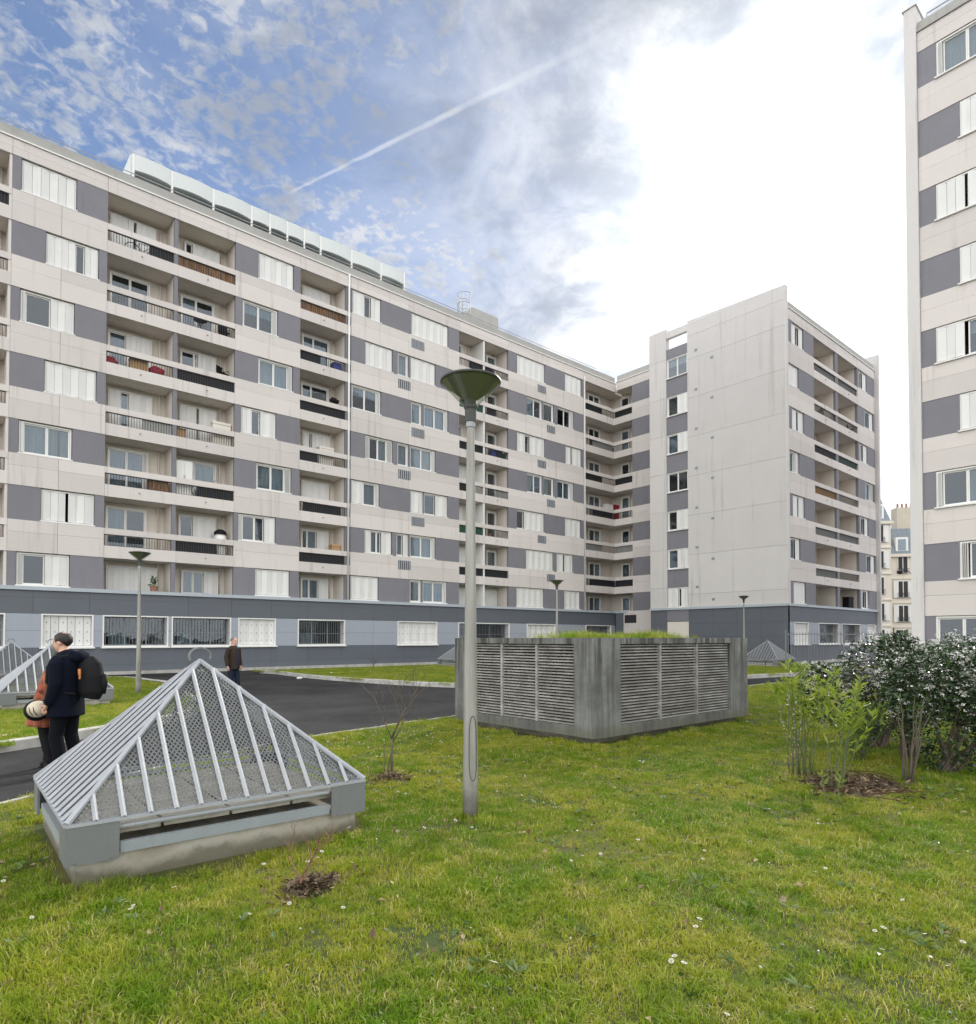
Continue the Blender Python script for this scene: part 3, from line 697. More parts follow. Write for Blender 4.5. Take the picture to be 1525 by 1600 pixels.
# party walls between rooms
for xx in (bA0 + 0.05, (bA0 + bA) / 2, bA - 0.16, bC + 0.15, bD - 0.2, bE + 0.1, (bE + bF) / 2, bF - 0.25, bG + 0.15, (bG + bH) / 2 + 0.3, bH - 0.2, XL):
    A.box('partition', xx, xx + 0.06, 0.22, REC + 0.14, 0.11, 22.5, 'room')
for k in range(1, 9): A.box('floor_slab', XL, XR + 1.45, 0.225 if k < 8 else 0.26, REC + 0.14, zt(k) - FH + 0.12, zt(k) - FH + 0.3, 'balcony_wall') if k > 1 and k < 8 else None
for (x0, x1, _) in BALC.values():      # ceilings of the top balconies
    A.box('balcony_ceiling', x0, x1, 0.255, REC, zt(7) + 0.01, zt(7) + 0.2, 'balcony_wall')

# ---- inner corner with the wrap-round balconies, on the long block and its return
Bf = Fac(lb, XR, D, R(-90))            # local x runs towards the camera from the corner
def rx(px, k=4): return D - Yat(px, zt(k) - 0.7, XR)
r1, r2 = rx(988), D - 27.0
bay_walls(A, bH + 0.12, XR + REC, 1, 7, zt(7))
Bf.box('balcony_back_wall', -REC, r1 + 0.02, REC - 0.03, REC + 0.12, ZL, zt(7), 'balcony_wall')
for k in range(1, 8):
    z = zt(k); b0 = z - BH
    window(A, bH + 2.0, bH + 3.5, b0 - (0.78 if k > 1 else 0), z - 0.22, parse(random.choice(['G50 G50', 'G45 G55', 'G50 C50'])), y=REC - 0.30, sill=False)
    window(Bf, r1 - 2.05, r1 - 1.2, b0 - (0.78 if k > 1 else 0), z - 0.22, parse('G1'), y=REC - 0.30, sill=False)
    if k > 1:
        A.box('balcony_rail_beam', bH + 0.13, XR + 0.16, 0.02, 0.16, b0 - 0.27, b0, 'facade')
        Bf.box('balcony_rail_beam', 0.001, r1 - 0.01, 0.02, 0.16, b0 - 0.27, b0, 'facade')
        A.put('railing', rail_mesh(XR - bH - 0.04, 0.53), bH + 0.13, 0.09, b0 - 0.80)
        Bf.put('railing', rail_mesh(r1 - 0.0, 0.53), -0.09, 0.09, b0 - 0.80)
        A.box('balcony_slab', bH + 0.13, XR + REC, 0.0, REC, b0 - 1.35, b0 - 0.80, 'facade')
        Bf.box('balcony_slab', 0.004, r1 - 0.01, 0.0, REC, b0 - 1.352, b0 - 0.802, 'facade')
        if k not in (6, 4): Bf.box('screen_or_gap_filler', 0.02, r1 - 0.05, 0.125, 0.14, b0 - 0.79, b0 - 0.28, 'screen_grey' if k == 3 else 'screen_black')
        A.box('screen_or_gap_filler', bH + (0.2 if k % 2 else 1.2), XR - (0.05 if k % 2 == 0 else 1.4), 0.125, 0.14, b0 - 0.79, b0 - 0.28, 'screen_grey' if k in (3, 6) else 'screen_black')  # sheets added behind the corner railings to darken the gaps
A.box('balcony_ceiling', bH + 0.13, XR + REC, 0.255, REC, zt(7) + 0.01, zt(7) + 0.2, 'balcony_wall')
Bf.box('balcony_ceiling', 0.01, r1, 0.256, REC, zt(7) + 0.012, zt(7) + 0.2, 'balcony_wall')
pier(A, bH + 0.005, bH + 0.12, ZL, zt(7), 'facade')
band(Bf, r1, r2, {})
pier(Bf, r1 - 0.003, r1 + 0.1, ZL, zt(7), 'balcony_wall', 0.225)
top_band(Bf, 0.0 + 0.26, r2, roof=23.342)
Bf.box('ledge', 0.06, r1 - 0.5, -0.06, 0.2, ZL - 0.16, ZL - 0.002, 'ledge')
Bf.box('ground_wall', 0.12, r1 - 0.9, 0.0, 0.3, 2.05, ZL - 0.17, 'dark_panel')
Bf.box('ground_wall', r1 - 0.9, r2, -0.02, 0.3, 2.0, ZL - 0.001, 'facade')
Bf.box('ground_wall', 0.12, r2, 0.0, 0.3, 0.0, 2.0, 'dark_panel')
Bf.box('vent_opening', r1 - 0.8, r1 + 0.35, -0.03, 0.0, 2.85, 3.5, 'black_metal')
core(Bf, 0.2, r2, REC + 0.15, 12, 0, 22.6)
Bf.box('roof_slab', 0.37, r2, 0.37, 12, 22.62, 22.72, 'roof_concrete')

# ---- the gable wing
gw = thing('apartment_wing', 'apartment wing with a tall blank pale gable wall and one column of windows', 'apartment block', (XG, YG, 0))
YF = Yat(1016, 12, XG)
C = Fac(gw, XG, YF, R(-90)); LG = YF - YG
cx = lambda px, z=12.0: YF - Yat(px, z, XG)
c1, c2 = cx(1042), cx(1075)
ROOF = 23.34
# narrow pier, window strip, gable
def stack(fc, name, x0, x1, y0, y1, zs, m):
    for a, b in zip(zs, zs[1:]): fc.box(name, x0, x1, y0, y1, a + .006, b - .006, m)
stack(C, 'pier_panel', 0, c1 - .004, -0.03, 0.4, [ZL] + [zt(k) for k in range(1, 8)] + [24.35], 'gable')
for k in range(1, 8):
    z = zt(k); b0 = z - BH
    window(C, c1 + .02, c2 - .02, b0, z, parse({7: 'B50 B50', 6: 'G52 S48', 5: 'G52 S48', 4: 'G50 G50', 3: 'G45 S55', 2: 'C48 S52', 1: 'S50 G16 S34'}[k]), y=0.03)
    C.box('grey_panel', c1 + .004, c2 - .004, 0.05, 0.3, z + 0.004, (zt(k + 1) - BH - 0.004) if k < 7 else z + 0.75, 'grey_panel')
C.box('roof_beam', c1, c2, 0.0, 0.3, 23.65, 24.15, 'gable')
zs = [ZL] + [zt(k) - 0.55 for k in range(1, 8)] + [23.2, 24.05]
stack(C, 'gable_panel', c2, LG - 0.0, 0.0, 0.35, zs, 'gable')
C.put('gable_coping', MB().add([(c2, 0, 24.05), (LG, 0, 24.05), (LG, .35, 24.05), (c2, .35, 24.05), (c2, 0, 24.35), (LG, 0, 24.12), (LG, .35, 24.12), (c2, .35, 24.35)],
    [(3, 2, 1, 0), (4, 5, 6, 7), (0, 1, 5, 4), (1, 2, 6, 5), (2, 3, 7, 6), (3, 0, 4, 7)]).mesh('gable_coping', 'gable'), 0, 0, 0)
for k in range(1, 8):
    for px, dz in ((1088.5, 0.3), (1113.5, -0.62 if k < 7 else -0.62)):
        if px > 1100 and k == 7: dz = -0.62
        C.box('vent_grille', cx(px) - 0.11, cx(px) + 0.11, -0.012, 0.0, zt(k) + dz - 0.45, zt(k) + dz - 0.27, 'old_grey_paint')
C.box('ledge', -0.05, LG + 0.05, -0.10, 0.2, ZL - 0.16, ZL - 0.002, 'ledge')
n = 6
for i in range(n):
    a, b = LG * i / n, LG * (i + 1) / n
    for z0, z1 in ((BASE, 0.85), (0.86, 1.75), (1.76, 2.65), (2.66, ZL - 0.17)):
        C.box('cladding_panel', a + .004, b - .004, 0.0, 0.05, z0, z1, 'dark_panel')
C.box('cladding_panel', c1, c2, -0.02, 0.0, 2.85, ZL - 0.18, 'grey_panel')
C.box('window_shutter', c1, c2, -0.02, -0.001, 1.3, 2.8, 'door_cream')
C.box('wall', 0, LG, 0.051, 0.3, 0, ZL - 0.17, 'room')
C.box('kerb_step', -0.3, LG + 0.3, -0.30, 0.05, -0.05, BASE, 'kerb')
# facade on the far side of the corner
E = Fac(gw, XG, YG, 0)
E.box('corner_trim', -0.004, 0.054, -0.006, 0.06, BASE, ZL - 0.165, 'dark_panel')
ex = lambda px, z=12.0: Xat(px, z, YG) - XG
e1, e2, e2b, e3, e4 = ex(1271.5, 21), ex(1306, 20.5), ex(1310, 20.5), ex(1340, 20), ex(1366.5, 20)
E.box('corner_fin', -0.0, 0.34, -0.06, -0.002, ZL, 24.1, 'gable')
w1 = {}; w2 = {}
for k in range(1, 8):
    s1 = {7: 'S35 G30 S35', 6: 'S1', 5: 'S45 G8 S47', 4: 'G60 F15 S25', 3: 'S48 G4 S48', 2: 'G60 S40', 1: 'S1'}[k]
    s2 = {7: 'S20 G30 S50', 6: 'C60 S40', 5: 'S30 G20 S50', 4: 'C70 F30', 3: 'S20 C40 S40', 2: 'G60 S40', 1: 'S30 C40 S30'}[k]
    w1[k] = [(0.95, 2.75, s1)] if k % 2 else [(0.36, 2.0, s1)]
    w2[k] = [(e3 + 0.35, e3 + 1.95, s2)] if k % 2 else [(e3 + 1.35, e4 - 0.3, s2)]
e1 = max(e1, 3.0)
band(E, 0.34, e1, w1); band(E, e3, e4, w2)
scr = {(7, 0): 'screen_grey', (7, 1): 'screen_grey', (6, 1): None, (5, 1): 'screen_green', (4, 0): 'screen_orange', (3, 0): 'screen_grey', (3, 1): 'screen_grey', (2, 0): 'screen_grey', (5, 0): 'screen_black'}
for j, (a, b) in enumerate(((e1, e2), (e2b, e3))):
    balcony_column(E, a, b, {k: (1.0, 0.15, 'C1', scr.get((k, j))) for k in range(1, 8)}, run=(e2b - e2) if j == 0 else 0.0)
pier(E, e2 + .002, e2b - .002, ZL, zt(7), 'grey_panel')
for xa, xb in ((e1 - 0.1, e1 - .006), (e3 + .006, e3 + 0.1)): pier(E, xa, xb, ZL, zt(7), 'balcony_wall', 0.225)
top_band(E, 0.36, e4 - 0.0, split=[e1, e2, e3])
for a, b in ((e1, e2), (e2b, e3)): E.box('balcony_ceiling', a, b, 0.255, REC, zt(7) + 0.01, zt(7) + 0.2, 'balcony_wall')
E.box('end_fin', e4 + .002, e4 + 0.3, -0.25, 9.5, 0, 24.0, 'gable')
ground_band(E, 0.05, e4, [(0.9, 3.0, 'shutter'), (e1 + 0.3, e2, 'bars'), (e2b + 0.1, e3, 'bars'), (e3 + 1.4, e4 - 0.5, 'shutter')])
core(E, 0.36, e4, REC + 0.15, LG, 0, 22.6)
E.box('roof_slab', 0.36, e4, 0.26, LG, 22.62, 22.75, 'roof_concrete')
E.box('partition', e1 - 0.2, e1 - 0.12, 0.23, REC + 0.14, 0.2, 22.5, 'room'); E.box('partition', e3 + 0.12, e3 + 0.2, 0.23, REC + 0.14, 0.2, 22.5, 'room')
for px, py, rr in ((1292, 505, 0.34), (1308, 517, 0.22), (1322, 527, 0.36)):
    p = onY(px, py + 6, YG + 1.2)
    E.put('roof_cowl', MB().lathe([(rr * .6, 0), (rr * .6, .3), (rr, .34), (rr, .62), (rr * .7, .86), (0.02, .95)], 16).mesh('roof_cowl', 'roof_concrete', True), p.x - XG, 1.2, 23.0)

# ---- the tall block at the right edge
tb = thing('apartment_tower', 'taller pale apartment block cut off by the edge of the picture, with wide windows', 'apartment block', (29.5, 8.2, 0))
XT = 29.5
YT = Yat(1440, 12, XT); T = Fac(tb, XT, YT, R(-90))
OT = -0.0                                # storeys line up with the other blocks
tx = lambda px, z: YT - Yat(px, z, XT)
T.box('end_fin', -0.42, -0.01, -0.12, 11, 0, 26.75, 'gable')
T.put('fin_cap', MB().add([(-.47, -.17, 26.75), (.04, -.17, 26.75), (.04, 11, 26.75), (-.47, 11, 26.75), (-.2, 0, 26.98), (-.2, 11, 26.98)], [(0, 1, 4), (1, 2, 5, 4), (2, 3, 5), (3, 0, 4, 5), (3, 2, 1, 0)]).mesh('fin_cap', 'gable'), 0, 0, 0)
TL = 16.0
segT = {8: 'F6 C30 C30 C30', 7: 'S1', 6: 'S35 G4 S61', 5: 'S1', 4: 'S35 G4 B22 S40', 3: 'S30 G35 C35', 2: 'F6 G32 C32 C30', 1: 'F10 G30 G30 S30', 0: 'G33 G33 G33'}
for k in range(0, 9):
    z = zt(k); b0 = z - BH
    wa = tx(1462, z) if k % 2 == 0 else tx(1499, z)
    T.box('grey_panel', 0.0, wa - .004, 0.02, 0.2, b0, z, 'grey_panel')
    cur = wa
    for j in range(3):
        window(T, cur, cur + 2.6, b0 + 0.02, z - 0.02, parse(segT[k] if j == 0 else random.choice(list(segT.values()))))
        nx = cur + 4.6 if j < 2 else TL
        T.box('grey_panel', cur + 2.604, nx - .004, 0.02, 0.2, b0, z, 'grey_panel'); cur = nx
    zs0 = b0 - 1.35
    for a, b in ((0, 5.4), (5.4, 10.8), (10.8, TL)):
        T.box('spandrel_panel', a + .006, b - .006, 0.0, 0.22, max(0, zs0 + .004), b0 - 0.56 if k else b0 - 0.3, 'facade')
        T.box('spandrel_panel', a + .006, b - .006, 0.004, 0.22, b0 - 0.552 if k else b0 - 0.292, b0 - .004, 'facade')
zt8 = zt(8)
for a, b in ((0, 5.4), (5.4, 10.8), (10.8, TL)):
    T.box('cornice_panel', a + .006, b - .006, 0.0, 0.25, zt8 + .004, zt8 + 0.43, 'facade'); T.box('cornice_panel', a + .006, b - .006, 0.004, 0.25, zt8 + 0.44, zt8 + 0.8, 'facade')
T.box('coping', 0, TL, -0.06, 0.3, zt8 + 0.81, zt8 + 0.87, 'roof_concrete'); T.box('parapet', 0, TL, 0.05, 0.3, zt8 + 0.87, zt8 + 1.25, 'roof_concrete')
T.put('roof_rail', MB().tube([(0.3, 0.18, zt8 + 1.3), (0.3, 0.18, zt8 + 1.5), (TL, 0.18, zt8 + 1.5)], 0.025, 6).mesh('roof_rail', 'galv'), 0, 0, 0)
core(T, 0, TL, 0.9, 11, 0, zt8 + 0.6)
T.box('roof_slab', 0, TL, 0.31, 11, zt8 + 0.62, zt8 + 0.75, 'roof_concrete')

# ---- penthouse storey on the long block's roof
ph = thing('rooftop_penthouse', 'pale green rooftop storey of curved hoods set back on the long block', 'penthouse', (12, D + 5, 22.7))
PYY = D + 5.0
joints = [208.5, 269, 333.6, 393.3, 422, 449, 475.4, 501, 549.4, 595.3, 631.5]
pz1 = 27.72; pz0 = 26.86
pxs = [Xat(p, 27.2, PYY) for p in joints]
base_v = Vector(ph.location)
for i, (a, b) in enumerate(zip(pxs, pxs[1:])):
    w = b - a; n = 10; mb = MB(); bul = min(0.18, 0.045 * w)
    vs = []; fs = []
    for s_ in range(n + 1):
        t = s_ / n; yy = -bul * (1 - (2 * t - 1) ** 2); arch = 0.05 * (1 - (2 * t - 1) ** 2)
        X_ = a + w * t + (0.05 if s_ == 0 else -0.05 if s_ == n else 0)
        vs += [(X_, PYY + yy, pz0 + arch), (X_, PYY + yy - 0.02, pz1), (X_, PYY + yy + 0.14, pz1), (X_, PYY + yy + 0.14, pz0 + arch)]
    for s_ in range(n):
        q = s_ * 4
        for c in range(4): fs.append((q + c, q + (c + 1) % 4, q + 4 + (c + 1) % 4, q + 4 + c))
    fs += [(3, 2, 1, 0), tuple(n * 4 + c for c in range(4))]
    mb.add([Vector(v) - base_v for v in vs], fs); me = mb.mesh('hood', 'penthouse'); bm = bmesh.new(); bm.from_mesh(me); bmesh.ops.recalc_face_normals(bm, faces=bm.faces); bm.to_mesh(me); bm.free()
    link('hood', me, ph)
    loc = lambda X_, Y_, Z_: Vector((X_, Y_, Z_)) - base_v
    rb = MB(); 
    for q in range(int(w / 0.5) + 1):
        xx = a + 0.1 + (w - 0.2) * q / max(1, int(w / 0.5)); rb.box(xx - .015, xx + .015, PYY - 0.02, PYY + 0.01, 25.6, 26.38)
    rb.box(a, b, PYY - 0.03, PYY + 0.02, 26.36, 26.42); rb.box(a, b, PYY - 0.03, PYY + 0.02, 26.0, 26.03)
    rb.v = [tuple(Vector(v) - base_v) for v in rb.v]; link('railing', rb.mesh('railing', 'white_paint'), ph)
    gp = link('glazing', boxmesh(w - 0.1, 0.05, 4.2, 'glass', 'glazing'), ph, loc(a + 0.05, PYY + 1.6, 23.2))
for a in pxs: link('post', boxmesh(0.10, 0.10, pz1 - 22.75, 'white_paint', 'post'), ph, Vector((a - 0.05, PYY - 0.03, 22.75)) - base_v)
link('terrace_wall', boxmesh(pxs[-1] - pxs[0], 0.2, 2.9, 'penthouse', 'terrace_wall'), ph, Vector((pxs[0], PYY + 0.15, 22.75)) - base_v)
link('inner_wall', boxmesh(pxs[-1] - pxs[0], 0.2, 4.6, 'room', 'inner_wall'), ph, Vector((pxs[0], PYY + 2.2, 22.75)) - base_v)
link('penthouse_roof', boxmesh(pxs[-1] - pxs[0], 8, 0.2, 'penthouse', 'penthouse_roof'), ph, Vector((pxs[0], PYY + 0.16, 27.45)) - base_v)
link('end_panel', boxmesh(0.12, 2.0, 1.1, 'penthouse', 'end_panel'), ph, Vector((pxs[0] - 0.13, PYY + 0.1, 26.6)) - base_v)
link('end_panel', boxmesh(0.12, 2.0, 1.1, 'penthouse', 'end_panel'), ph, Vector((pxs[-1] + 0.01, PYY + 0.1, 26.6)) - base_v)

# ---- roof chimney and ladder cage
pc0, pc1 = Xat(738, 24.3, D + 2.2), Xat(779, 24.3, D + 2.2)
ch = thing('rooftop_chimney', 'stained concrete chimney block on the long roof beside the ladder cage', 'chimney', (pc0, D + 2.2, 22.7))
cw = pc1 - pc0
link('stack', bevel(MB().box(0, cw, 0, 1.4, 0, 2.85).mesh('stack', 'roof_concrete'), 0.03, 1), ch)
for i in range(4): link('flue', boxmesh(0.3, 0.5, 0.14, 'chimney', 'flue'), ch, (0.2 + i * (cw - 0.6) / 3, 0.4, 2.85))
pq = Xat(725.5, 24.6, D + 1.5)
cg = thing('ladder_cage', 'round grey metal ladder cage standing on the roof edge', 'ladder cage', (pq, D + 1.5, 22.7))
cgb = MB()
for q in range(9):
    an = 2 * math.pi * q / 11 + 0.4
    link('cage_bar', MB().tube([(0.5 * math.cos(an), 0.5 * math.sin(an), 1.45), (0.5 * math.cos(an), 0.5 * math.sin(an), 2.95)], 0.022, 6).mesh('cage_bar', 'galv'), cg)
for zz in (1.45, 2.95, 2.25):
    link('hoop', MB().tube([(0.5 * math.cos(t), 0.5 * math.sin(t), zz) for t in [0.4 + 2 * math.pi * q / 22 for q in range(17)]], 0.022, 6).mesh('hoop', 'galv'), cg)
for s_ in (-0.2, 0.2): link('stile', MB().tube([(s_, 0.45, 0), (s_, 0.45, 2.6)], 0.025, 6).mesh('stile', 'galv_dull'), cg)

# ---- old houses seen through the gap
def old_house(label, o, rz, w, floors, fh, roof, cols, zin=True):
    h = thing('stone_town_house', label, 'house', o, rz)
    H = floors * fh
    link('wall', MB().box(0, w, 0, 10, 0, H).mesh('wall', 'haussmann'), h)
    link('cornice', MB().box(-.2, w + .2, -0.35, 0.001, H - .35, H).mesh('cornice', 'haussmann'), h)
    for k in range(1, floors): link('string_course', boxmesh(w, 0.12, 0.18, 'haussmann', 'string_course'), h, (0, -0.12, k * fh - 0.1))
    for k in range(floors):
        for c in range(cols):
            xx = (c + 0.5) * w / cols - 0.6
            wn = link('window', frame_mesh(1.2, 2.1, 0.08, 0.1, 'white_paint', (0.6,)), h, (xx, -0.11, k * fh + 0.6))
            link('pane', boxmesh(1.04, 0.01, 1.94, 'room', 'pane'), wn, (0.08, 0.06, 0.08))
            if (c + k) % 3: 
                link('shutter', boxmesh(0.5, 0.04, 2.1, 'shutter', 'shutter'), wn, (-0.5, -0.03, 0)); link('shutter', boxmesh(0.5, 0.04, 2.1, 'shutter', 'shutter'), wn, (1.2, -0.03, 0))
            link('window_guard', rail_mesh(1.3, 0.6), wn, (-0.05, -0.12, 0.0))
    rf = link('roof', MB().add([(0, -0.1, H), (w, -0.1, H), (w, 10, H), (0, 10, H), (0.4, 1.6, H + roof), (w - .4, 1.6, H + roof), (w - .4, 8.4, H + roof), (0.4, 8.4, H + roof)],
         [(0, 1, 5, 4), (1, 2, 6, 5), (2, 3, 7, 6), (3, 0, 4, 7), (4, 5, 6, 7)]).mesh('roof', 'zinc'), h)
    for c in range(cols):
        xx = (c + 0.5) * w / cols
        dm = link('dormer', MB().box(xx - 0.7, xx + 0.7, 0.1, 1.6, H + 0.2, H + 2.1).mesh('dormer', 'white_paint'), rf)
        link('dormer_pane', boxmesh(0.9, 0.02, 1.4, 'glass', 'dormer_pane'), dm, (xx - 0.45, 0.07, H + 0.45))
    for q in range(int(w / 0.6)): link('roof_seam', MB().tube([(0.3 + q * 0.6, -0.1, H), (0.4 + q * 0.6 * (w - .8) / w, 1.6, H + roof)], 0.03, 4).mesh('roof_seam', 'zinc'), rf)
    return h, H
pA = at_depth(1372, 995, 78); pB = at_depth(1396, 995, 80)
h1, H1 = old_house('pale stone town house with slate-blue attic, beside the end of the gable wing', (pA.x - 4, pA.y + 2.5, 0), R(-46), 5.6, 5, 3.1, 3.2, 2)
h2, H2 = old_house('lower stone town house with a wide grey-blue mansard, beside the tall block', (pB.x - 0.2, pB.y + 0.4, 0), R(-52), 16, 4, 3.0, 3.4, 5)
p3 = at_depth(1404, 995, 92)
h3 = thing('chimney_wall', 'tall tan party wall with chimney pots above the mansard roof', 'chimney', (p3.x, p3.y, 0), R(-46))
link('wall', MB().box(0, 9, 0, 1.6, 0, 20.2).mesh('wall', 'chimney'), h3)
for i in range(7): link('chimney_pot', MB().lathe([(0.16, 0), (0.13, 0.7)], 8).mesh('chimney_pot', 'clay'), h3, (0.5 + i * 0.6, 0.8, 20.2))
h4 = thing('chimney_stack', 'small chimney stack on the attic of the narrow stone house', 'chimney', (pA.x - 1.0, pA.y + 8.5, H1), R(-46))
link('stack', MB().box(0, 3.2, 0, 0.8, 0, 4.3).mesh('stack', 'chimney'), h4)
for i in range(5): link('chimney_pot', MB().lathe([(0.16, 0), (0.13, 0.6)], 8).mesh('chimney_pot', 'clay'), h4, (0.4 + i * 0.6, 0.4, 4.3))
# ------------------------------------------------------------------ concrete ventilation housing
BX, BY = 7.59, 6.30
BL = Yat(711, 0.9, BX) - BY; BW = Xat(1168, 0.9, BY) - BX
BXo, BYo = BX, BY
vh = thing('ventilation_housing', 'square weathered concrete ventilation housing with louvred sides on the lawn', 'ventilation housing', (BXo, BYo, 0))
BT, BB, OZ0, OZ1 = 1.625, 0.11, 0.265, 1.53
ly0, ly1 = Yat(896.5, .9, BX) - BY, Yat(731, .9, BX) - BY
lx0, lx1 = Xat(970, .9, BY) - BX, Xat(1142, .9, BY) - BX
lm = [Yat(836, .9, BX) - BY, Yat(781.6, .9, BX) - BY]; rm = [Xat(1034.6, .9, BY) - BX, Xat(1091.9, .9, BY) - BX]
TH = 0.14
def rough_block(b, name, m, parent, amt=0.006, cuts=6):
    me = b.mesh(name, m); bm = bmesh.new(); bm.from_mesh(me)
    bmesh.ops.remove_doubles(bm, verts=bm.verts, dist=1e-5)
    bmesh.ops.subdivide_edges(bm, edges=[e for e in bm.edges if e.calc_length() > 0.3], cuts=cuts, use_grid_fill=True)
    from mathutils import noise as mn
    for v in bm.verts: v.co += Vector((mn.noise(v.co * 3 + Vector((9, 0, 0))), mn.noise(v.co * 3 + Vector((0, 7, 0))), mn.noise(v.co * 3))) * amt
    bm.to_mesh(me); bm.free(); return link(name, me, parent)
def face_frame(L, a0, a1, name, swap, inset):
    """Concrete face of length L with one opening a0..a1, built of four slabs."""
    for (p0, p1, z0, z1) in ((0 if not swap else TH, a0, BB, BT), (a1, L, BB, BT), (a0, a1, OZ1, BT), (a0, a1, BB, OZ0)):
        b = MB().box(p0, p1, 0, TH, z0, z1) if not swap else MB().box(0, TH, p0, p1, z0, z1)
        rough_block(b, name, 'weathered', vh, 0.004, 4)
face_frame(BW, lx0, lx1, 'concrete_face', False, 0); face_frame(BL, ly0, ly1, 'concrete_face', True, 0)
for b in (MB().box(TH, BW, BL - TH, BL, BB, BT), MB().box(BW - TH, BW, TH, BL - TH, BB, BT)): rough_block(b, 'concrete_face', 'weathered', vh, 0.004, 4)
rough_block(MB().box(TH, BW - TH, TH, BL - TH, BT - 0.16, BT - 0.06), 'roof_slab', 'weathered', vh, 0.004, 3)
rough_block(MB().box(0.16, BW - 0.16, 0.16, BL - 0.16, -0.05, BB + 0.05), 'plinth', 'plinth', vh, 0.008, 6)
link('chamber', MB().box(0.34, BW - 0.34, 0.34, BL - 0.34, 0.1, BT - 0.17).mesh('chamber', 'black_metal'), vh)
NS = 26
def slats(edges, swap):
    edges = [edges[0]] + edges[1:]
    for a, b in zip(edges, edges[1:]):
        w = b - a - 0.05
        for i in range(NS):
            z = OZ0 + (OZ1 - OZ0) * (i + 0.5) / NS; j = random.gauss(0, 0.0010)
            bb = MB().add([(0, 0.0, -0.016), (w, 0.0, -0.016 + j), (w, 0.0, 0.003 + j), (0, 0, 0.003), (0, 0.075, 0.004), (w, 0.075, 0.004 + j), (w, 0.072, 0.014 + j), (0, 0.072, 0.014)],
                          [(0, 1, 2, 3), (3, 2, 6, 7), (7, 6, 5, 4), (1, 0, 4, 5), (2, 1, 5, 6), (0, 3, 7, 4)])
            o = link('louvre_slat', bb.mesh('louvre_slat', 'louvre'), vh, (a + 0.025, 0.05, z) if not swap else (0.05, b - 0.025, z), 0 if not swap else R(-90))
            o.rotation_euler.y = random.gauss(0, 0.0012)
    for a in edges[1:-1]:
        link('mullion', boxmesh(0.05, 0.06, OZ1 - OZ0, 'louvre', 'mullion') if not swap else boxmesh(0.06, 0.05, OZ1 - OZ0, 'louvre', 'mullion'), vh, (a - 0.025, 0.03, OZ0) if not swap else (0.03, a - 0.025, OZ0))
slats([lx0] + rm + [lx1], False); slats([ly0] + lm + [ly1], True)

